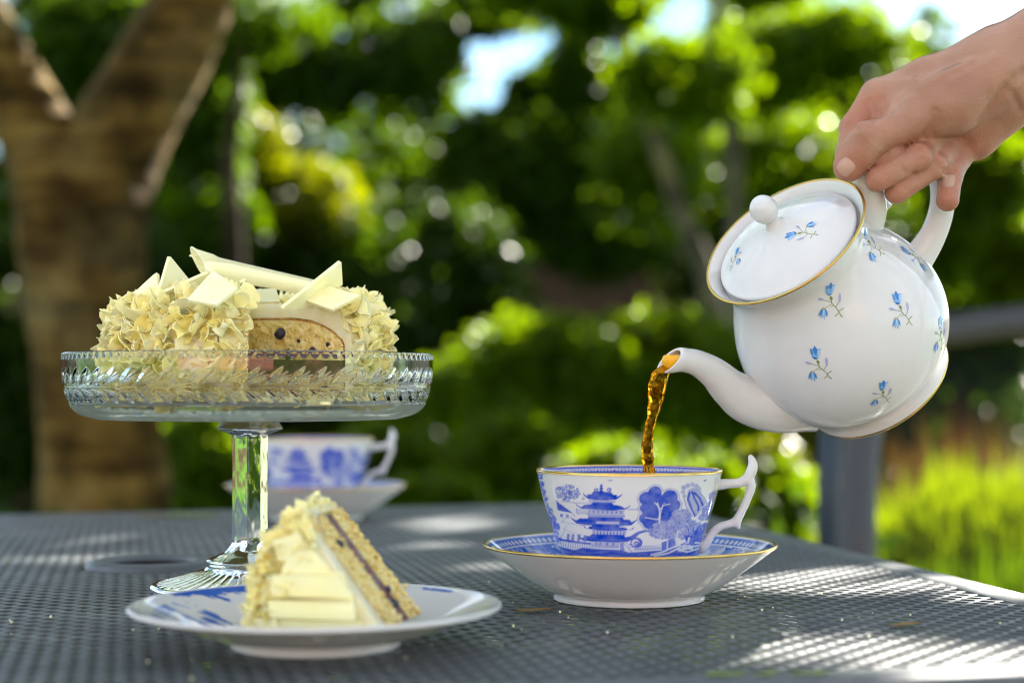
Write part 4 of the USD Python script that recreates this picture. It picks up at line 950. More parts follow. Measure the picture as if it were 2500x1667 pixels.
JAM = mat('berry_jam', {'g': ('texture_coordinate', {}), 'n': ('noise_texture', {'scale': 150.0, 'detail': 4.0}), 'r': ('rgb_ramp', {'ramp': [(0.3, (0.03, 0.008, 0.02)), (0.55, (0.14, 0.035, 0.045)), (0.8, (0.34, 0.13, 0.13))]}), 'b': ('bump', {'strength': 0.8, 'distance': 0.003}), 'p': ('principled_bsdf', {'roughness': 0.28})},
          [('g.object', 'n.vector'), ('n.fac', 'r.fac'), ('r.color', 'p.base_color'), ('n.fac', 'b.height'), ('b.normal', 'p.normal')])
BERRY = mat('blueberry', {'p': ('principled_bsdf', {'base_color': (0.018, 0.014, 0.035), 'roughness': 0.35})})
CREAM = cake_mat('butter_cream', [(0.86, 0.72, 0.36), (0.89, 0.78, 0.45), (0.90, 0.82, 0.54)], 90, 0.25, 0.5, 0.25, 0.001)
CHOC = mat('white_chocolate', {
    'g': ('geometry', {}), 'r': ('rgb_ramp', {'ramp': [(0.0, (0.98, 0.77, 0.15)), (0.4, (0.98, 0.83, 0.24)), (0.75, (0.98, 0.87, 0.34)), (1.0, (0.98, 0.90, 0.46))]}),
    'o': ('object_info', {}), 'a': ('math', {'math_type': 'add'}), 'fr': ('math', {'math_type': 'fraction'}),
    't': ('texture_coordinate', {}), 'n': ('noise_texture', {'scale': 500.0, 'detail': 3.0}), 'b': ('bump', {'strength': 0.15, 'distance': 0.001}),
    'p': ('principled_bsdf', {'roughness': 0.42, 'subsurface_weight': 0.3, 'subsurface_scale': 0.004, 'subsurface_radius': (1.0, 0.75, 0.3)}),
}, [('g.random_per_island', 'a.value1'), ('o.random', 'a.value2'), ('a.value', 'fr.value1'), ('fr.value', 'r.fac'), ('r.color', 'p.base_color'), ('t.object', 'n.vector'), ('n.fac', 'b.height'), ('b.normal', 'p.normal')])

SHARD = mat('ivory_chocolate', {'t': ('texture_coordinate', {}), 'n': ('noise_texture', {'scale': 60.0, 'detail': 4.0}), 'r': ('rgb_ramp', {'ramp': [(0.35, (0.95, 0.84, 0.34)), (0.65, (0.96, 0.89, 0.46))]}), 'b': ('bump', {'strength': 0.2, 'distance': 0.001}),
    'p': ('principled_bsdf', {'roughness': 0.4, 'subsurface_weight': 0.25, 'subsurface_scale': 0.004, 'subsurface_radius': (1.0, 0.8, 0.4)})}, [('t.object', 'n.vector'), ('n.fac', 'r.fac'), ('r.color', 'p.base_color'), ('n.fac', 'b.height'), ('b.normal', 'p.normal')])
def sector(prof, a0, a1, n, noise=0.0, seed=0, nscale=1.2):
    """closed (r, z) outline swept from angle a0 to a1 (degrees), with end faces"""
    p = np.asarray(prof, float)
    if Polygon(p).exterior.is_ccw is False: p = p[::-1]
    m = len(p); th = np.radians(np.linspace(a0, a1, n))
    v = np.stack([p[None, :, 0] * np.cos(th)[:, None], p[None, :, 0] * np.sin(th)[:, None], np.broadcast_to(p[None, :, 1], (n, m))], -1)
    if noise:
        q = meshkit.fbm(v * nscale, 3, seed) - 0.5
        rad = np.maximum(np.linalg.norm(v[..., :2], axis=-1, keepdims=True), 1e-6)
        w = np.clip(p[:, 0] / 2.0, 0, 1)[None, :, None]
        v = v + np.concatenate([v[..., :2] / rad, np.full((n, m, 1), 0.6)], -1) * (q[..., None] * noise * w)
    i, j = np.meshgrid(np.arange(n - 1), np.arange(m), indexing='ij')
    a = i * m + j; b = i * m + (j + 1) % m
    f = [np.stack([a, a + m, b + m], -1).reshape(-1, 3), np.stack([a, b + m, b], -1).reshape(-1, 3)]
    tv, tf = trimesh.creation.triangulate_polygon(Polygon(p), engine='earcut')
    idx = cKDTree(p).query(tv)[1]
    t0 = idx[tf]
    f += [t0, t0[:, ::-1] + (n - 1) * m]
    vv = v.reshape(-1, 3); ff = np.vstack(f)
    return vv * cm, ff

def layer_profiles(R, z0, k=1.0):
    """name, material, closed outline of each layer of the cake (r, z) in cm"""
    s = R / 7.0
    def rs(pts): return [(r * s, z0 + z * k) for r, z in pts]
    dome = dense([(0.02, 4.28), (2.5, 4.25), (4.5, 4.02), (5.6, 3.62), (6.3, 3.12)], 0.35)
    return [
        ('lower_sponge', SPONGE, rs([(0.02, 0.05), (6.35, 0.05), (6.42, 0.4), (6.42, 1.35), (0.02, 1.40)]), 0.10),
        ('jam_layer', JAM, rs([(0.03, 1.41), (6.36, 1.36), (6.36, 2.18), (0.03, 2.30)]), 0.12),
        ('upper_sponge', SPONGE, rs([(0.02, 2.31), (6.42, 2.19), (6.42, 2.75)] + [(r, z) for r, z in dome[::-1]]), 0.10),
        ('crust', CRUST, rs([(r, z + 0.005) for r, z in dome] + [(6.43, 2.76), (6.52, 2.78)] + [(r + (0.0 if r < 0.1 else 0.06), z + 0.10) for r, z in dome[::-1]]), 0.0),
        ('cream', CREAM, rs([(6.54, 0.04), (6.95, 0.02), (7.0, 0.6), (7.0, 2.4), (6.95, 3.3), (6.72, 4.1), (6.3, 4.6), (5.4, 4.92), (3.5, 5.1), (0.02, 5.12), (0.02, 4.40)] + [(r + 0.065, z + 0.115) for r, z in dome[1:]] + [(6.54, 2.8)]), 0.16),
    ]

def curl(L, wd, kappa, seed, flare=0.5, nt=10, nw=5, th=0.035):
    """a curled shaving (cm): length L bent through kappa radians"""
    rng = np.random.default_rng(seed)
    s = np.linspace(0, 1, nt)[:, None]; t = np.linspace(-1, 1, nw)[None, :]
    w = wd * (0.70 + 0.5 * flare * s + 0.25 * np.sin(np.pi * s)) * (1 + 0.10 * np.sin(s * 7 + rng.uniform(0, 6))) * np.clip(1.25 - 1.2 * np.abs(s - 0.5) ** 2.2, 0.3, 1)
    ph = kappa * s * (1 + 0.25 * t * rng.uniform(-1, 1)); R = L / kappa
    x = R * np.sin(ph) + 0 * t; z = R * (1 - np.cos(ph)) + 0.08 * L * np.sin(3 * t + 4 * s + rng.uniform(0, 6)); y = t * w + 0.12 * L * s * rng.uniform(-1, 1)
    x = x + 0.05 * L * np.cos(t * 3 + rng.uniform(0, 6)) * (s > 0.8)
    G = np.stack([x, y, z], -1)
    nrm = np.stack([-np.sin(ph) + 0 * t, 0 * ph + 0 * t, np.cos(ph) + 0 * t], -1)
    top, bot = (G + nrm * th / 2).reshape(-1, 3), (G - nrm * th / 2).reshape(-1, 3)
    i, j = np.meshgrid(np.arange(nt - 1), np.arange(nw - 1), indexing='ij'); a = (i * nw + j).ravel()
    ft = np.vstack([np.stack([a, a + nw, a + nw + 1], -1), np.stack([a, a + nw + 1, a + 1], -1)])
    n = nt * nw
    edge = np.concatenate([np.arange(nw - 1), nw - 1 + nw * np.arange(nt - 1), (nt * nw - 1) - np.arange(nw - 1), (nt - 1) * nw - nw * np.arange(nt - 1)])
    e2 = np.roll(edge, -1)
    f = np.vstack([ft, ft[:, ::-1] + n, np.stack([edge, e2, e2 + n], -1), np.stack([edge, e2 + n, edge + n], -1)])
    v = np.vstack([top, bot]); v -= [L * 0.25, 0, 0]
    return v * cm, f
CURLS = [curl(1.1, 0.36, 1.2, 1), curl(0.9, 0.46, 1.9, 2), curl(1.35, 0.38, 1.6, 3), curl(0.8, 0.36, 2.4, 4), curl(1.1, 0.52, 0.9, 5), curl(1.3, 0.30, 2.8, 6, 0.3), curl(0.9, 0.55, 1.3, 7, 0.2), curl(0.7, 0.28, 1.2, 8)]
def frame(n, rng, tilt=0.6):
    n = n + rng.normal(size=3) * tilt * 0.5; n /= np.linalg.norm(n)
    t = rng.normal(size=3); t -= (t @ n) * n; t /= np.linalg.norm(t)
    return np.stack([t, np.cross(n, t), n], 1)
def strew(root, spots, rng, n_single, scale=(0.75, 1.2), tilt=0.9, show=None):
    """spots: (point, normal) rows in metres; the n_single that face the viewer best are parts, the rest one part"""
    order = np.argsort([show(p, n) for p, n in spots])[::-1] if show else np.arange(len(spots))
    rest = []
    for r, k in enumerate(order):
        p, nn = spots[k]
        Fm = frame(np.asarray(nn, float), rng, tilt); v, f = CURLS[rng.integers(len(CURLS))]
        q = (v * rng.uniform(*scale)) @ Fm.T + p - np.asarray(nn) * 0.0009
        if r < n_single: part('chocolate_curl', (q, f), CHOC, root, smooth=50)
        else: rest.append((q, f))
    if rest: part('chocolate_shavings', join(rest), CHOC, root, smooth=50, kind='stuff')
def plate_shard(pts, th, root, name='chocolate_shard', mtl=None, bend=0.0):
    """flat piece of chocolate from corner points (metres, nearly planar), th thick"""
    P = np.asarray(pts, float); c = P.mean(0)
    nrm = np.cross(P[1] - P[0], P[-1] - P[0]); nrm /= np.linalg.norm(nrm)
    e1 = P[1] - P[0]; e1 /= np.linalg.norm(e1); e2 = np.cross(nrm, e1)
    q = np.stack([(P - c) @ e1, (P - c) @ e2], 1)
    pg = Polygon(q).buffer(0.0006, quad_segs=3)
    m = trimesh.creation.extrude_polygon(pg, th, engine='earcut')
    v = np.array(m.vertices); v[:, 2] -= th / 2
    w = c + v[:, :1] * e1 + v[:, 1:2] * e2 + v[:, 2:] * nrm
    return part(name, (w, np.array(m.faces)), mtl or SHARD, root, smooth=25)
def blob(c, r, seed, sub=2, amp=0.35):
    m = trimesh.creation.icosphere(sub, 1.0); v = np.array(m.vertices)
    v = v * (1 + amp * (meshkit.fbm(v * 1.7 + seed * 3.1, 2, seed) - 0.5)[:, None] * 2)
    return v * r + np.asarray(c), np.array(m.faces)

Z0 = 9.62
cake = thing('cake', 'round white chocolate cake with a wedge cut out on the glass stand', 'cake', None, STAND_AT)
A0, A1 = -34.0, 277.0
for name, m_, prof, nz in layer_profiles(6.72, Z0):
    n = 150
    q = []
    pr = np.asarray(prof)
    part(name, sector(np.vstack([dense(np.vstack([pr, pr[:1]]), 0.3, tuple(range(len(pr))))[:-1]]), A0, A1, n, nz * (1.6 if name == 'cream' else 1.0), 5), m_, cake, smooth=40)
rng = np.random.default_rng(12)
# berries in the right cut face
ar = math.radians(A0)
for r, z, s in ((2.1, 3.55, 0.30), (2.6, 2.55, 0.28), (4.2, 2.62, 0.25), (1.3, 2.4, 0.3), (5.2, 3.0, 0.12), (3.3, 3.2, 0.10), (5.0, 1.2, 0.2)):
    c = np.array([r * math.cos(ar), r * math.sin(ar), Z0 + z]) * cm
    v, f = blob([0, 0, 0], s * cm, int(r * 10), 2, 0.3)
    part('blueberry', (v + c, f), BERRY, cake, smooth=True)
# shavings over side and top
def cake_spots(n, R, z0, a0, a1, rng, top_frac=0.34):
    out = []
    for _ in range(n):
        a = math.radians(rng.uniform(a0 + 1.5, a1 - 1.5))
        if rng.uniform() < top_frac:
            r = R * math.sqrt(rng.uniform(0.25, 0.93)); z = 5.05 - 0.5 * max(0, (r / R - 0.7) / 0.3) ** 2
            nn = np.array([0.25 * math.cos(a), 0.25 * math.sin(a), 1.0])
        else:
            z = rng.uniform(0.15, 4.7); r = R * (1.0 if z < 3.2 else 1 - 0.10 * ((z - 3.2) / 1.5) ** 2)
            nn = np.array([math.cos(a), math.sin(a), 0.15 + (0.6 if z > 3.8 else 0)])
        out.append((np.array([r * math.cos(a), r * math.sin(a), z0 + z]) * cm, nn / np.linalg.norm(nn)))
    return out
sp = cake_spots(1500, 6.66, Z0, A0, A1, rng)
eye_l = EYE - STAND_AT
def facing(p, n):
    d = eye_l - p; d /= np.linalg.norm(d)
    return d @ n + 0.0
strew(cake, sp, rng, 280, (0.8, 1.3), 0.34, facing)
# crumbs along the cut edges
cr_ = []
for ang, n in ((A0, 150), (A1, 160)):
    a = math.radians(ang)
    for _ in range(n):
        r, z = rng.uniform(0.3, 6.9), rng.uniform(0.1, 4.3)
        if ang == A1: r = rng.uniform(6.0, 7.0)
        elif r > 6.1 or z > 4.1 - 0.028 * r * r or 1.2 < z < 2.4: continue
        off = rng.uniform(-0.03, 0.05)
        nx, ny = (math.sin(a), -math.cos(a)) if ang == A0 else (-math.sin(a), math.cos(a))
        cr_.append(blob(np.array([r * math.cos(a) + nx * off, r * math.sin(a) + ny * off, Z0 + z]) * cm, rng.uniform(0.03, 0.09) * cm, int(rng.integers(1000)), 1, 0.5))
part('crumbs', join(cr_), SPONGE, cake, smooth=True, kind='stuff')
# big shards and the roll, leaning on the top (positions in metres from the stand's axis)
def L(x1, y1, d):   # point seen at (x1, y1) of the 2352 px enlargement of region [150,600,1100,1230]
    return W(150 + x1 / 2.4758, 600 + y1 / 2.4758, d) - STAND_AT
plate_shard([L(560, 345, .835), L(640, 72, .842), L(790, 205, .852), L(720, 360, .852)], 0.0016, cake)
plate_shard([L(258, 452, .862), L(552, 180, .850), L(592, 182, .850), L(600, 350, .832), L(470, 430, .835)], 0.0016, cake)
plate_shard([L(770, 320, .800), L(915, 158, .816), L(1065, 290, .806), L(930, 350, .795)], 0.0016, cake)
plate_shard([L(1330, 372, .830), L(1675, 98, .852), L(1702, 240, .862), L(1500, 360, .85)], 0.0018, cake)
plate_shard([L(1620, 262, .885), L(1738, 236, .862), L(1936, 402, .845), L(1922, 450, .835), L(1760, 380, .84)], 0.0016, cake)
plate_shard([L(600, 290, .828), L(880, 166, .838), L(985, 190, .860), L(760, 300, .85)], 0.0014, cake)
plate_shard([L(1120, 275, .845), L(1290, 270, .86), L(1310, 340, .85), L(1150, 335, .838)], 0.0014, cake)
plate_shard([L(1470, 330, .845), L(1620, 260, .85), L(1790, 300, .84), L(1640, 390, .835)], 0.0014, cake)
def scroll():
    A, B = L(850, 122, .872), L(1560, 268, .895)
    ax = B - A; Ln = np.linalg.norm(ax); ax /= Ln
    n1 = np.cross(ax, [0, 0, 1.0]); n1 /= np.linalg.norm(n1); n2 = np.cross(n1, ax)
    ns, nth = 24, 40
    s = np.linspace(-0.02, 1.0, ns)[:, None]; t = np.linspace(0, 1, nth)[None, :]
    ang = math.radians(-50) + t * math.radians(500)
    rr0 = (0.0068 - 0.0026 * t) * (1 - 0.25 * s) + 0.003 * np.clip(0.12 - s, 0, 1) * 8 * (1 - t)
    ss = s * Ln - 0.006 * np.sin(ang) * (s < 0.05)
    p = A + ss[..., None] * ax + (rr0 * np.cos(ang))[..., None] * n1 + (rr0 * np.sin(ang))[..., None] * n2
    q = A + ss[..., None] * ax + ((rr0 - 0.0008) * np.cos(ang))[..., None] * n1 + ((rr0 - 0.0008) * np.sin(ang))[..., None] * n2
    i, j = np.meshgrid(np.arange(ns - 1), np.arange(nth - 1), indexing='ij'); a = (i * nth + j).ravel()
    f1 = np.vstack([np.stack([a, a + 1, a + nth + 1], -1), np.stack([a, a + nth + 1, a + nth], -1)])
    n = ns * nth
    edge = np.concatenate([np.arange(nth - 1), nth - 1 + nth * np.arange(ns - 1), (ns * nth - 1) - np.arange(nth - 1), (ns - 1) * nth - nth * np.arange(ns - 1)]); e2 = np.roll(edge, -1)
    f = np.vstack([f1, f1[:, ::-1] + n, np.stack([edge, e2 + n, e2], -1), np.stack([edge, edge + n, e2 + n], -1)])
    return np.vstack([p.reshape(-1, 3), q.reshape(-1, 3)]), f
part('chocolate_roll', scroll(), CHOC, cake, smooth=50)
# flakes that fell on the glass in front of the cake
flakes = []
for _ in range(46):
    a = math.radians(rng.uniform(200, 340)); r = rng.uniform(7.2, 8.2)
    v, f = CURLS[rng.integers(len(CURLS))]
    Fm = frame(np.array([0, 0, 1.0]), rng, 0.25)
    part('chocolate_flake', ((v * rng.uniform(0.45, 0.8)) @ Fm.T + np.array([r * math.cos(a), r * math.sin(a), 9.66]) * cm, f), CHOC, cake, smooth=50)
for (x, y, w) in ((1150, 965, 130), (1480, 955, 140), (1320, 950, 110), (560, 960, 90)):
    a0_, a1_ = W(150 + x / 2.4758, 600 + y / 2.4758, 0.803), W(150 + (x + w) / 2.4758, 600 + (y - 4) / 2.4758, 0.802)
    a0_[2] = a1_[2] = 0.0975
    pts = np.array([a0_, a1_, a1_ + [0, .012, 0.001], a0_ + [0.002, .012, 0.001]]) - STAND_AT
    plate_shard(pts, 0.0014, cake, 'chocolate_flake')

# ---------------------------------------------------------------- slice on the plate
psi = math.radians(14.0)
Xl, Zl = np.array([-math.cos(psi), math.sin(psi), 0]), np.array([-math.sin(psi), -math.cos(psi), 0]); Yl = np.array([0, 0, -1.0])
SM = np.eye(4); SM[:3, 0], SM[:3, 1], SM[:3, 2] = Xl, Yl, Zl
TIPF = np.array([-0.0505, 0.672, 0.0100])      # front end of the slice's point
SH = 4.9
SM[:3, 3] = TIPF - Zl * SH * cm
slc = thing('cake_slice', 'slice of white chocolate cake lying on its side on the front plate', 'cake', matrix=SM)
SANG = 51.0
def slice_part(name, m_, prof, nz):
    pr = np.asarray(prof)
    part(name, sector(np.vstack([dense(np.vstack([pr, pr[:1]]), 0.25, tuple(range(len(pr))))[:-1]]), -SANG, 0, 30, nz, 9), m_, slc, smooth=40)
for name, m_, prof, nz in layer_profiles(5.95, 0.0, SH / 5.12): slice_part(name, m_, prof, nz * 1.2)
rng = np.random.default_rng(31)
sl_sp = []
for _ in range(620):
    a = math.radians(rng.uniform(-SANG + 1, 1))
    if rng.uniform() < 0.25:
        r = 5.9 * rng.uniform(0.72, 0.95); z = SH - 0.05 - 0.4 * max(0, (r / 5.9 - 0.7) / 0.3) ** 2; nn = np.array([0.3 * math.cos(a), 0.3 * math.sin(a), 1])
    else:
        z = rng.uniform(0.1, SH - 0.3); r = 5.88 * (1.0 if z < 3 else 1 - 0.1 * ((z - 3) / 1.9) ** 2); nn = np.array([math.cos(a), math.sin(a), 0.2 + (0.5 if z > 3.6 else 0)])
    sl_sp.append((np.array([r * math.cos(a), r * math.sin(a), z]) * cm, nn / np.linalg.norm(nn)))
el = SM[:3, :3].T @ (EYE - SM[:3, 3])
strew(slc, sl_sp, rng, 130, (0.5, 0.85), 0.6, lambda p, n: (el - p) @ n / np.linalg.norm(el - p))
av = math.radians(-SANG)
for r, z, s in ((4.0, 2.9, 0.20), (1.5, 1.4, 0.17), (0.85, 2.0, 0.24)):
    v, f = blob([0, 0, 0], s * cm, int(r * 10), 2, 0.3)
    part('blueberry', (v + np.array([r * math.cos(av), r * math.sin(av), z]) * cm, f), BERRY, slc, smooth=True)
# planks of chocolate pressed on its top face; (radial, up) cm on that face
def on_top(r, h, lift=0.0): return np.array([r, -h, SH + lift]) * cm
for pts, lf, th in (([(1.05, 0.50), (4.5, 0.50), (4.5, 1.05), (1.05, 1.05)], 0.34, 0.0022), ([(1.2, 1.4), (4.5, 1.3), (4.4, 2.05), (1.7, 2.1)], 0.22, 0.0022),
                   ([(2.1, 2.2), (4.1, 2.15), (3.7, 3.0), (2.8, 3.1)], 0.15, 0.0018), ([(2.9, 2.9), (4.2, 2.7), (4.4, 3.4), (3.4, 3.7)], 0.12, 0.0016), ([(1.2, 1.2), (2.2, 1.25), (2.3, 2.2), (1.6, 2.2)], 0.12, 0.0016),
                   ([(0.8, 0.05), (4.9, -0.02), (5.2, 0.28), (0.9, 0.33)], 0.12, 0.0016)):
    P4 = [on_top(r, h, lf + 0.12 * k) for k, (r, h) in zip((0, 0, 1, 1), pts)]
    plate_shard(P4, th, slc)
cr_ = []
for _ in range(520):
    r, z = rng.uniform(0.05, 5.6), rng.uniform(0.0, 4.1)
    off = abs(rng.normal()) * 0.05
    if rng.uniform() < 0.4: z = rng.uniform(-0.08, 0.25)
    if rng.uniform() < 0.1: r = rng.uniform(0.0, 0.5)
    nx, ny = math.sin(av), -math.cos(av)
    if 1.25 < z < 2.15: continue
    cr_.append(blob(np.array([r * math.cos(av) + nx * off, r * math.sin(av) + ny * off, z]) * cm, rng.uniform(0.04, 0.12) * cm, int(rng.integers(1000)), 1, 0.6))
part('crumbs', join(cr_), SPONGE, slc, smooth=True, kind='stuff')

# specks of chocolate and crumb that fell on the table
rng = np.random.default_rng(88); sp_ = []
for _ in range(70):
    x, y = (rng.normal(-0.09, 0.09), rng.normal(0.74, 0.08)) if rng.uniform() < 0.6 else (rng.uniform(-0.1, 0.22), rng.uniform(0.66, 0.95))
    if np.hypot(x - PLATE_AT[0], y - PLATE_AT[1]) < 0.04 or np.hypot(x - CUP_AT[0], y - CUP_AT[1]) < 0.045: continue
    sp_.append(blob([x, y, 0.0006], rng.uniform(0.00025, 0.0006), int(rng.integers(1000)), 1, 0.6))
tag(part('crumbs', join(sp_), CHOC, smooth=True), 'pale crumbs scattered on the table around the plate and saucer', None, None, 'stuff')
# ---------------------------------------------------------------- teapot, tilted to pour
POT_C = W(1935 * S, 755 * S, 0.878)
az = np.array([-0.549, -0.500, 0.669]); az /= np.linalg.norm(az)
ax_ = np.array([-0.77, 0, -0.63]); ax_ -= (ax_ @ az) * az; ax_ /= np.linalg.norm(ax_)
ay = np.cross(az, ax_)
PM = np.eye(4); PM[:3, 0], PM[:3, 1], PM[:3, 2], PM[:3, 3] = ax_, ay, az, POT_C
pot = thing('teapot', 'white bone china teapot with bluebell sprigs tilted to pour', 'teapot', matrix=PM)
POT_OUT = [(0, -3.6), (3.0, -3.6), (3.3, -4.0), (3.70, -4.12), (3.92, -3.98), (3.82, -3.68), (3.58, -3.36), (3.85, -3.10), (4.55, -2.55), (5.08, -1.6), (5.36, -0.5), (5.38, 0.6), (5.14, 1.8), (4.66, 2.95), (4.16, 3.9), (3.86, 4.7), (3.82, 5.2), (3.98, 5.75), (4.24, 6.15), (4.34, 6.30)]
POT_IN = [(4.32, 6.36), (4.22, 6.33), (4.00, 6.08), (3.86, 5.84), (3.78, 5.6), (3.0, 5.50)]
bp = np.vstack([dense(POT_OUT, 0.07, (1,)), dense(POT_IN, 0.06, (4,))])
pv, pf, *_ = lathe(bp * cm, 220)
part('body', (pv, pf), WHITE, pot, smooth=True)
g, gf, *_ = lathe([(4.325, 6.24), (4.365, 6.30), (4.355, 6.375), (4.27, 6.37), (4.225, 6.345)], 220)
part('gilt_rim', (g * cm, gf), GOLD, pot, smooth=True)
g, gf, *_ = lathe([(3.85, -4.10), (3.925, -4.04), (3.945, -3.97), (3.91, -3.90)], 160)
part('gilt_foot', (g * cm, gf), GOLD, pot, smooth=True)
lid_prof = dense([(3.62, 5.76), (3.70, 5.92), (3.68, 6.06), (3.45, 6.22), (2.9, 6.55), (2.0, 6.90), (1.1, 7.16), (0.6, 7.30), (0.42, 7.50), (0.36, 7.72), (0.40, 7.88)], 0.07)
lv, lf, *_ = lathe(np.vstack([[(0.0, 5.76)], lid_prof]) * cm, 200)
lid = part('lid', (lv, lf), WHITE, pot, smooth=True)
kp = dense([(0.34, 7.80), (0.50, 7.92), (0.66, 8.22), (0.68, 8.50), (0.56, 8.85), (0.36, 9.06), (0.18, 9.13), (0.0, 9.14)], 0.05)
kv, kf, *_ = lathe(kp * cm, 70)
part('lid_knob', (kv, kf), WHITE, pot, smooth=True)
# spout
sp_c = spline(np.array([(3.6, 0, -1.3), (4.9, 0, -0.72), (5.95, 0, 0.25), (6.42, 0, 1.5), (6.62, 0, 2.8), (6.98, 0, 3.9), (7.45, 0, 4.62), (8.05, 0, 5.12)]), 60)
sp_r = np.interp(np.linspace(0, 1, 60), np.linspace(0, 1, 8), [2.25, 1.78, 1.30, 1.00, 0.80, 0.66, 0.60, 0.62])
def spout():
    k, sides = len(sp_c), 48
    tgv = np.gradient(sp_c, axis=0); tgv /= np.linalg.norm(tgv, axis=1, keepdims=True)
    B = np.array([0, 1.0, 0]); Nn = np.cross(B, tgv)
    a = np.arange(sides) / sides * 2 * np.pi
    def rings(rad, idx, shear):
        out = []
        for i in idx:
            off = np.cos(a)[:, None] * Nn[i] + np.sin(a)[:, None] * B
            p = sp_c[i] + rad[i] * off
            w = np.clip((i - k + 14) / 13.0, 0, 1)
            p = p + (shear * w ** 1.5) * (np.cos(a)[:, None]) * tgv[i] * rad[i]
            out.append(p)
        return out
    o = rings(sp_r, range(k), SHEAR)
    lip = rings(sp_r - 0.03, [k - 1], SHEAR); lip[0] = lip[0] + tgv[-1] * 0.05
    inn = rings(sp_r - 0.12, list(range(k - 1, k - 24, -1)), SHEAR)
    ringsall = o + lip + inn
    v = np.vstack(ringsall); n = len(ringsall)
    i, j = np.meshgrid(np.arange(n - 1), np.arange(sides), indexing='ij')
    A = i * sides + j; Bq = i * sides + (j + 1) % sides
    f = np.vstack([np.stack([A, Bq + sides, Bq], -1).reshape(-1, 3), np.stack([A, A + sides, Bq + sides], -1).reshape(-1, 3)])
    return v * cm, f
SHEAR = 0.95
part('spout', spout(), WHITE, pot, smooth=True)
# handle
HP = np.array([(-3.3, 0, 3.3), (-4.35, 0, 4.6), (-4.95, 0, 5.7), (-5.65, 0, 6.5), (-6.6, 0, 6.75), (-7.6, 0, 6.2), (-8.25, 0, 5.0), (-8.35, 0, 3.5), (-7.75, 0, 2.1), (-6.6, 0, 1.0), (-5.0, 0, 0.3)])
hr = np.interp(np.linspace(0, 1, 70), np.linspace(0, 1, 11), [0.75, 0.84, 0.70, 0.60, 0.56, 0.54, 0.54, 0.55, 0.56, 0.60, 0.75])
hv, hf = tube(spline(HP, 70) * cm, hr * cm, 28, flat=1.15, up=(0, 1, 0))
part('handle', (hv, hf), WHITE, pot, smooth=True)
sv, sf = tube(spline(np.array([(-4.55, 0, 5.35), (-4.85, 0, 4.75), (-5.15, 0, 4.25), (-5.42, 0, 3.95)]), 14) * cm, np.interp(np.linspace(0, 1, 14), [0, .5, 1], [0.62, 0.50, 0.10]) * cm, 16)
part('handle_spur', (sv, sf), WHITE, pot, smooth=True)

# bluebell sprigs printed on body and lid
PRINT = mat('flower_print', {'a': ('attribute', {'attribute': 'paint'}), 'p': ('principled_bsdf', {'roughness': 0.08, 'coat_weight': 0.3})}, [('a.color', 'p.base_color')])
def sprig_shapes():
    o = []
    blue, lite, pale, lil, grn, olive, dk = (0.06, 0.22, 0.52), (0.20, 0.42, 0.72), (0.42, 0.60, 0.82), (0.40, 0.38, 0.62), (0.20, 0.26, 0.07), (0.35, 0.36, 0.10), (0.03, 0.13, 0.36)
    q = lambda pts: [((x - 843) / 2.24, -(y - 755) / 2.24) for x, y in pts]
    def st(pts, w, c): o.append((LineString(q(pts)).buffer(w, cap_style='flat'), c))
    def pg(pts, c): o.append((Polygon(q(pts)).buffer(0), c))
    st([(843, 738), (852, 765), (880, 795), (905, 835)], 0.9, grn); st([(848, 760), (815, 750), (790, 745)], 0.7, grn); st([(852, 768), (820, 790), (812, 800)], 0.7, olive); st([(872, 785), (890, 760), (893, 745)], 0.6, grn)
    st([(893, 815), (870, 835)], 0.9, grn); st([(890, 808), (915, 790)], 0.9, grn); st([(900, 828), (912, 838)], 1.0, grn); st([(862, 778), (845, 785)], 0.7, olive)
    pg([(838, 728), (852, 730), (855, 745), (846, 752), (840, 742)], grn)
    pg([(812, 690), (808, 660), (820, 668), (836, 646), (848, 666), (868, 662), (860, 695), (845, 722), (828, 722), (815, 708)], lite)
    pg([(836, 646), (848, 668), (842, 700), (830, 690), (824, 668)], blue); pg([(848, 676), (868, 662), (860, 695), (848, 712)], pale); pg([(808, 660), (820, 672), (822, 700), (813, 692)], blue); pg([(815, 708), (828, 722), (845, 722), (838, 712)], dk)
    pg([(800, 795), (816, 792), (830, 810), (833, 835), (822, 830), (818, 856), (808, 832), (796, 850), (797, 830), (783, 838), (790, 812)], lite)
    pg([(800, 795), (808, 800), (800, 826), (783, 838), (790, 812)], blue); pg([(816, 792), (830, 810), (833, 835), (822, 826)], blue); pg([(806, 800), (814, 800), (817, 850), (809, 830)], pale); pg([(797, 798), (806, 788), (818, 794), (808, 800)], olive)
    pg([(888, 755), (886, 725), (892, 710), (899, 726), (897, 756)], lil); pg([(776, 738), (788, 734), (806, 742), (800, 750), (782, 748)], lil)
    return o
SPRIG = sprig_shapes()
KEEP = np.vstack([pv, lv]); KN = np.vstack([meshkit.arrays((pv, pf), True)[2], meshkit.arrays((lv, lf), True)[2]])
body_tm = trimesh.Trimesh(np.vstack([pv, lv]), np.vstack([pf, lf + len(pv)]), process=False)
tree_k = cKDTree(KEEP)
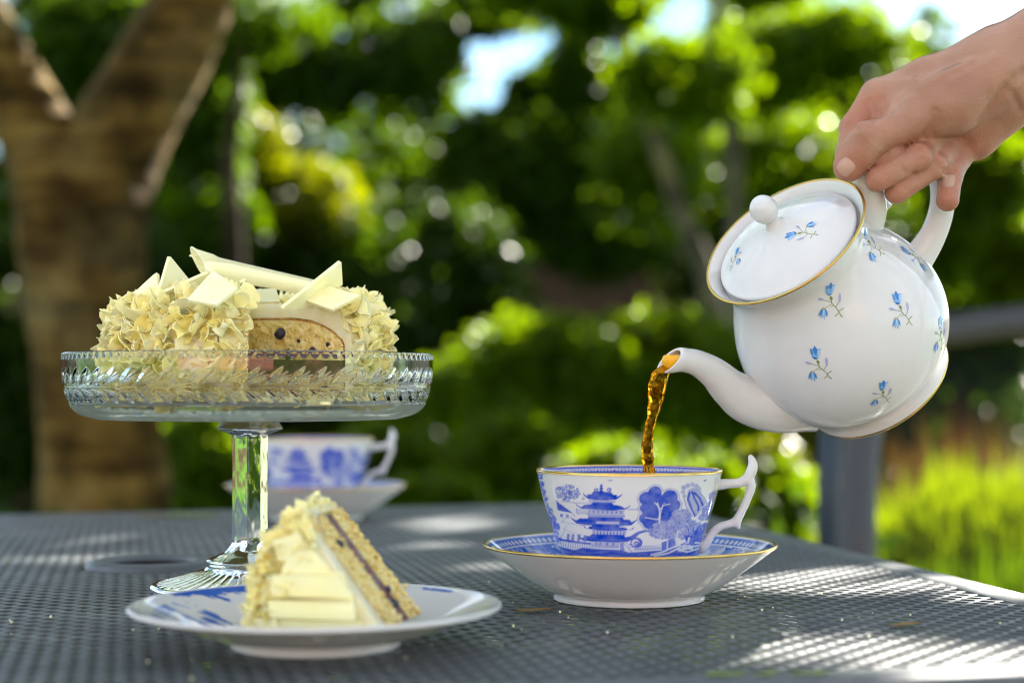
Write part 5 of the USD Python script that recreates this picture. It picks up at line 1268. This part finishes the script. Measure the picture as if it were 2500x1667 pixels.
def sprig_at(px, py, rot=0.0, scale=1.0, mirror=1):
    eye = PM[:3, :3].T @ (EYE - POT_C); tgt = PM[:3, :3].T @ (D(px, py, 0.85) - POT_C)
    dr = tgt - eye; dr /= np.linalg.norm(dr)
    tri = body_tm.triangles; e1, e2 = tri[:, 1] - tri[:, 0], tri[:, 2] - tri[:, 0]
    h = np.cross(dr, e2); det = (e1 * h).sum(1); ok = np.abs(det) > 1e-14
    inv = 1 / np.where(ok, det, 1); s_ = eye - tri[:, 0]; u = (s_ * h).sum(1) * inv; qv = np.cross(s_, e1); w = (dr * qv).sum(1) * inv; t = (e2 * qv).sum(1) * inv
    hit = ok & (u >= 0) & (w >= 0) & (u + w <= 1) & (t > 0)
    if not hit.any(): return
    p = eye + dr * t[hit].min()
    n = KN[tree_k.query(p)[1]]
    upw = PM[:3, :3].T @ np.array([0, 0, 1.0]); rgt = PM[:3, :3].T @ np.array([1.0, 0, 0])
    f2 = upw - (upw @ n) * n; f2 /= np.linalg.norm(f2); f1 = np.cross(f2, n)
    if f1 @ rgt < 0: f1 = -f1
    ca_, sa_ = math.cos(rot), math.sin(rot)
    g1, g2 = f1 * ca_ + f2 * sa_, -f1 * sa_ + f2 * ca_
    vs, fs, cs, cnt = [], [], [], 0
    for k, (poly_, col) in enumerate(SPRIG):
        for pg in getattr(poly_, 'geoms', [poly_]):
            if pg.is_empty or pg.area < 0.05: continue
            tv, tf = trimesh.creation.triangulate_polygon(pg.segmentize(4.0), engine='earcut')
            xy = tv * (0.855 / FPX) * scale
            P3 = p + xy[:, :1] * g1 * mirror + xy[:, 1:] * g2
            idx = tree_k.query(P3)[1]; nn = KN[idx]
            P3 = P3 - ((P3 - KEEP[idx]) * nn).sum(1, keepdims=True) * nn + nn * (0.00006 + 0.000012 * k)
            vs.append(P3); fs.append(tf + cnt); cs.append(np.tile(col, (len(P3), 1))); cnt += len(P3)
    part('flower_sprig', (np.vstack(vs), np.vstack(fs)), PRINT, pot, smooth=True, colors=np.vstack(cs))
for (x, y, r, s, m) in ((1907, 692, 0, 1, 1), (2068, 713, 0.1, 1, 1), (1878, 838, 0.0, 1, 1), (2026, 905, 0.15, 0.9, 1), (1998, 562, 0.3, 1, 1), (2102, 590, 0.75, 1, 1), (2160, 770, 0, 1, 1), (1842, 533, 2.0, 0.9, -1), (1690, 592, 0.6, 0.75, -1)):
    sprig_at(x, y, r, s, m)

# ---------------------------------------------------------------- tea
TEA = mat('tea', {'p': ('glass_bsdf', {'color': (0.97, 0.63, 0.13), 'IOR': 1.33, 'roughness': 0.0})})
TEA_DEEP = mat('tea_surface', {'p': ('principled_bsdf', {'base_color': (0.42, 0.13, 0.01), 'roughness': 0.03, 'specular_ior_level': 0.5})})
def pot_world(p): return PM[:3, :3] @ (np.asarray(p, float) * cm) + POT_C
tip = pot_world(sp_c[-1])
td = tip[1]
def K(x, y, d): return W(1540 + x / 4.3545, 820 + y / 4.3545, d)   # on the enlargement of region [1540,820,1980,1180]
kp_ = td / FPX / 4.3545
stream = [(K(350, 385, td + .001), 84), (K(312, 440, td - .001), 96), (K(275, 540, td - .001), 96), (K(250, 640, td), 86), (K(222, 780, td), 70), (K(206, 930, td), 54), (K(200, 1060, td), 56), (K(193, 1180, td), 66), (K(190, 1300, td), 66), (K(182, 1450, td), 70), (K(178, 1560, td), 66)]
insides = [(pot_world(sp_c[i]), (sp_r[i] - 0.13) * cm) for i in (40, 48, 54, 58)]
def stream_fun(P):
    zz = P[..., 2]
    # the jet twists: squash it along a direction that turns on the way down
    q = P + 0.0010 * np.stack([np.sin(zz * 170 + 1.0) * np.clip((tip[2] - zz) * 60, 0, 1), np.cos(zz * 140) * np.clip((tip[2] - zz) * 60, 0, 1), 0 * zz], -1)
    d = None
    for (a, ra), (b, rb) in zip(stream[:-1], stream[1:]):
        e = sd_cone(q, a, b, ra * kp_ * 0.88, rb * kp_ * 0.88); d = e if d is None else smin(d, e, 0.0015)
    n = meshkit.fbm(P * [420, 420, 75], 3, 3) - 0.5
    n2 = meshkit.fbm(P * [800, 800, 260], 2, 13) - 0.5
    return d + (0.0011 * n + 0.0004 * n2) * np.clip((tip[2] - zz) * 90 + 0.4, 0, 1)
pts_ = np.array([p for p, r in stream])
tv, tf = nets(stream_fun, pts_.min(0) - 0.008, pts_.max(0) + 0.008, 0.00055)
tea_stream = thing('tea_stream', 'thin twisting stream of amber tea falling from the spout into the cup', 'tea')
part('jet', (tv, tf), TEA, tea_stream, smooth=True)
def pool_fun(P):
    d = None
    for (a, ra), (b, rb) in zip(insides[:-1], insides[1:]):
        e = sd_cone(P, a, b, ra, rb); d = e if d is None else np.minimum(d, e)
    # flat top: the tea lies level inside the spout
    return np.maximum(d, P[..., 2] - (tip[2] + 0.0030))
pp = np.array([p for p, r in insides])
qv_, qf_ = nets(pool_fun, pp.min(0) - 0.009, pp.max(0) + 0.009, 0.0006)
TEA_POOL = mat('tea_in_spout', {'p': ('principled_bsdf', {'base_color': (0.88, 0.36, 0.01), 'roughness': 0.04, 'subsurface_weight': 0.3, 'subsurface_scale': 0.005})})
part('tea_in_spout', (qv_, qf_), TEA_POOL, tea_stream, smooth=True)
sfv, sff, *_ = lathe([(0.0, 4.3), (1.5, 4.31), (3.80, 4.30)], 96)
part('tea_in_cup', (sfv * cm + CUP_AT, sff[:, ::-1] * 1), TEA_DEEP, tea_stream, smooth=True, label='dark tea filling the cup')

for k_, (x, y, r) in enumerate(((60, 890, 5), (70, 1070, 6), (66, 1210, 5), (300, 1000, 4), (120, 1330, 6), (272, 1290, 5), (30, 1380, 4))):
    part('droplet', blob(K(x, y, td + (0.002 if k_ % 2 else -0.003)), r * kp_, 50 + k_, 1, 0.2), TEA, tea_stream, smooth=True)
# ---------------------------------------------------------------- the pouring hand
def H(x, y, dd=0.0):     # on the 1456 x 1568 enlargement of region [1980,0,2500,560]; dd in cm behind the handle's plane
    return W(1980 + x / 2.8, y / 2.8, 0.848 + dd * cm)
kh = 0.848 / FPX / 2.8
bones = {
    'arm': [((1300, 470, 0.6), 235), ((1560, 320, 0.9), 265), ((2300, -90, 2.0), 330)],
    'palm_top': [((480, 650, 2.0), 116), ((800, 550, 1.4), 150), ((1250, 390, 0.8), 190)],
    'palm_mid': [((600, 720, 3.0), 115), ((900, 650, 2.2), 150), ((1260, 470, 1.4), 190)],
    'heel': [((930, 950, 2.4), 120), ((1100, 920, 1.8), 170), ((1400, 660, 1.4), 205)],
    'thenar': [((740, 780, -0.3), 142), ((950, 710, -0.4), 205), ((1240, 520, 0.1), 215)],
    'web': [((520, 780, 1.0), 95), ((760, 740, 0.8), 150)],
}
fingers = {
    'thumb': [((740, 780, -0.4), 150), ((560, 880, -0.75), 128), ((395, 965, -0.95), 122), ((330, 1040, -1.0), 118), ((258, 1135, -0.95), 108)],
    'index': [((450, 660, 2.0), 122), ((300, 880, 1.5), 104), ((262, 1060, 0.8), 92), ((380, 1190, 0.3), 80)],
    'middle': [((640, 720, 2.8), 112), ((840, 950, 0.7), 90), ((735, 1075, -0.85), 90), ((455, 1230, -1.15), 84)],
    'ring': [((760, 760, 3.0), 110), ((950, 1000, 1.2), 90), ((840, 1135, -0.25), 86), ((585, 1312, -0.50), 84)],
    'little': [((960, 860, 3.0), 100), ((1010, 1080, 1.3), 86), ((950, 1215, 0.3), 80), ((932, 1368, -0.1), 78)],
    'index_tip': [((660, 985, 0.2), 76), ((560, 1065, -0.6), 74), ((485, 1140, -0.75), 68)],
}
def chain(P, ch, k):
    d = None
    for (a, ra), (b, rb) in zip(ch[:-1], ch[1:]):
        e = sd_cone(P, H(*a), H(*b), ra * kh, rb * kh); d = e if d is None else smin(d, e, k)
    return d
FOLDS = []
def hand_fun(P):
    d = None
    for ch in bones.values():
        e = chain(P, ch, 0.006); d = e if d is None else smin(d, e, 0.011)
    root = {'thumb': 0.010, 'index': 0.006, 'middle': 0.004, 'ring': 0.004, 'little': 0.004, 'index_tip': 0.001}
    fs = {n: chain(P, c, 0.0025) for n, c in fingers.items()}
    g = fs['index_tip']
    for n in ('middle', 'ring', 'little'): g = smin(g, fs[n], 0.0006)
    g = smin(g, fs['index'], 0.0012)
    d2 = smin(d, g, 0.0035)
    d2 = smin(d2, fs['thumb'], 0.0022) if False else np.minimum(smin(d, fs['thumb'], 0.010), d2 + 0.0)
    # thumb joint bump and nail bed
    d2 = smin(d2, np.linalg.norm(P - H(352, 905, -1.55), axis=-1) - 62 * kh, 0.006)
    # folds of skin: web of the thumb, thumb joint, base of the thumb, wrist
    for pts, w, dep in FOLDS:
        e = None
        for a, b in zip(pts[:-1], pts[1:]):
            q = sd_cone(P, a, b, 0, 0); e = q if e is None else np.minimum(e, q)
        d2 = d2 + 2.4 * dep * np.exp(-(e / w) ** 2)
    n = meshkit.fbm(P * 110, 2, 2) - 0.5
    return d2 + 0.0006 * n
def surface_at(x, y):
    p = W(1980 + x / 2.8, y / 2.8, 0.80); dr = (p - EYE) / np.linalg.norm(p - EYE)
    for _ in range(60):
        e = float(hand_fun(p[None, None, None, :])[0, 0, 0]); p = p + dr * e * 0.8
        if e < 5e-5 or p[1] > 0.95: break
    return p
def fold(pts, w, dep):
    q = spline([(x, y, 0) for x, y in pts], 4 * len(pts))[:, :2]
    return np.array([surface_at(*c) for c in q]), w, dep
todo = [([(395, 700), (425, 735), (468, 785)], 0.0022, 0.0020), ([(470, 680), (505, 770)], 0.0022, 0.0010),
        ([(845, 760), (835, 850), (770, 930)], 0.0016, 0.0008), ([(880, 770), (872, 850), (830, 920)], 0.0014, 0.0005),
        ([(1340, 610), (1250, 720), (1160, 825)], 0.0026, 0.0016), ([(1400, 545), (1450, 500)], 0.0026, 0.0012), ([(1380, 640), (1440, 760)], 0.0016, 0.0008),
        ([(690, 600), (610, 660), (575, 740)], 0.0030, 0.0011), ([(250, 860), (300, 880), (345, 872)], 0.0012, 0.0009), ([(262, 840), (310, 852)], 0.0010, 0.0006),
        ([(735, 1000), (760, 1050), (765, 1090)], 0.0012, 0.0009), ([(600, 1120), (640, 1180)], 0.0011, 0.0008), ([(845, 1090), (880, 1140)], 0.0011, 0.0008), ([(700, 1180), (735, 1235)], 0.0010, 0.0007),
        ([(905, 1180), (985, 1165)], 0.0010, 0.0008), ([(905, 1162), (990, 1148)], 0.0009, 0.0006),
        ([(1100, 430), (900, 520), (760, 600)], 0.0030, -0.0009), ([(1250, 400), (1050, 520), (960, 560)], 0.0024, -0.0007), ([(700, 560), (560, 590)], 0.004, -0.0008)]
for k in range(5): todo.append(([(372 + 30 * k, 850 + 14 * k), (400 + 28 * k, 900 + 16 * k), (405 + 26 * k, 945 + 18 * k)], 0.0009, 0.0007 if k in (1, 2, 3) else 0.0005))
for k in range(6): todo.append(([(690 + 22 * k, 690 - 4 * k), (712 + 20 * k, 735 - 2 * k), (716 + 18 * k, 780)], 0.0008, 0.00035))
for k in range(4): todo.append(([(420 + 16 * k, 620 + 26 * k), (350 + 20 * k, 660 + 30 * k)], 0.0008, 0.00035))
got = [fold(*t) for t in todo]
FOLDS += got
lo, hi = H(90, 1490, 0), H(1750, 40, 0)
hv, hf = nets(hand_fun, [lo[0], 0.815, lo[2]], [hi[0] - 0.012, 0.90, hi[2] + 0.002], 0.00115)
SKIN = mat('skin', {
    'g': ('texture_coordinate', {}), 'n': ('noise_texture', {'scale': 45.0, 'detail': 2.0}), 'n2': ('noise_texture', {'scale': 650.0, 'detail': 5.0, 'roughness': 0.6}),
    'r': ('rgb_ramp', {'ramp': [(0.35, (0.37, 0.172, 0.100)), (0.5, (0.41, 0.205, 0.125)), (0.65, (0.44, 0.230, 0.145))]}),
    'b': ('bump', {'strength': 0.7, 'distance': 0.0008}),
    'a': ('attribute', {'attribute': 'paint'}), 'mx': ('mix', {'mix_type': 'multiply', 'fac': 1.0}),
    'p': ('principled_bsdf', {'roughness': 0.42, 'specular_ior_level': 0.45, 'subsurface_weight': 0.0}),
}, [('g.object', 'n.vector'), ('g.object', 'n2.vector'), ('n.fac', 'r.fac'), ('r.color', 'mx.color1'), ('a.color', 'mx.color2'), ('mx.color', 'p.base_color'), ('n2.fac', 'b.height'), ('b.normal', 'p.normal')])
NAIL = mat('nail', {'p': ('principled_bsdf', {'base_color': (0.50, 0.26, 0.18), 'roughness': 0.22, 'subsurface_weight': 0.2, 'subsurface_scale': 0.003})})
person = thing('person', 'bare right hand and wrist gripping the teapot handle with the thumb on top', 'person')
# redder finger ends and joints, paler back of the hand
flush = np.zeros(len(hv))
for (x, y, dd, r, k) in ((258, 1150, -1.0, 0.011, 1.0), (455, 1230, -1.1, 0.010, 0.9), (585, 1312, -0.5, 0.010, 0.9), (932, 1360, -0.1, 0.012, 1.0), (735, 1060, -0.9, 0.010, 0.8), (370, 930, -1.2, 0.010, 0.45), (300, 800, 1.2, 0.014, 0.8), (840, 1120, -0.3, 0.009, 0.7), (440, 730, 0.8, 0.010, 0.7), (1000, 1000, 1.5, 0.02, 0.5)):
    flush = np.maximum(flush, k * np.exp(-(np.linalg.norm(hv - H(x, y, dd), axis=1) / r) ** 2))
tone = np.array([1.0, 1.0, 1.0]) * (1 - flush[:, None]) + np.array([1.06, 0.78, 0.70]) * flush[:, None]
part('hand', (hv, hf), SKIN, person, smooth=True, colors=tone)

# nails laid on the skin
def nail(name, corners, lift=0.0004):
    """corners on the enlargement: root-left, root-right, tip-right, tip-left"""
    nu, nv = 9, 9; c = np.array(corners, float); G = []
    for i in range(nu):
        for j in range(nv):
            u, v = -1 + 2 * i / (nu - 1), -1 + 2 * j / (nv - 1)
            uu, vv = u * math.sqrt(1 - 0.28 * v * v), v * math.sqrt(1 - 0.28 * u * u)   # rounded square
            a, b = (uu + 1) / 2, (vv + 1) / 2
            xy = c[0] * (1 - a) * (1 - b) + c[1] * a * (1 - b) + c[2] * a * b + c[3] * (1 - a) * b
            G.append(surface_at(*xy))
    G = np.array(G).reshape(nu, nv, 3)
    for _ in range(2):
        K_ = G.copy(); K_[1:-1, 1:-1] = (G[:-2, 1:-1] + G[2:, 1:-1] + G[1:-1, :-2] + G[1:-1, 2:]) / 4; G = K_
    n = np.cross(np.gradient(G, axis=0), np.gradient(G, axis=1)); n /= np.maximum(np.linalg.norm(n, axis=-1, keepdims=True), 1e-12)
    if n[4, 4] @ (EYE - G[4, 4]) < 0: n = -n
    u = np.linspace(-1, 1, nu)[:, None]; v = np.linspace(-1, 1, nv)[None, :]
    h = lift * (1.25 - np.maximum(np.abs(u), np.abs(v)) ** 4)[..., None]
    top, bot = (G + n * h).reshape(-1, 3), (G - n * 0.0008).reshape(-1, 3)
    i, j = np.meshgrid(np.arange(nu - 1), np.arange(nv - 1), indexing='ij'); a = (i * nv + j).ravel()
    f = np.vstack([np.stack([a, a + nv, a + nv + 1], -1), np.stack([a, a + nv + 1, a + 1], -1)])
    edge = np.concatenate([np.arange(nv - 1), nv - 1 + nv * np.arange(nu - 1), (nu * nv - 1) - np.arange(nv - 1), (nu - 1) * nv - nv * np.arange(nu - 1)]); e2 = np.roll(edge, -1)
    f = np.vstack([f, f[:, ::-1] + nu * nv, np.stack([edge, e2, e2 + nu * nv], -1), np.stack([edge, e2 + nu * nv, edge + nu * nv], -1)])
    part(name, (np.vstack([top, bot]), f), NAIL, person, smooth=50)
nail('thumb_nail', [(235, 1062), (318, 1138), (238, 1222), (160, 1150)])
nail('finger_nail', [(885, 1188), (990, 1188), (982, 1280), (897, 1280)])
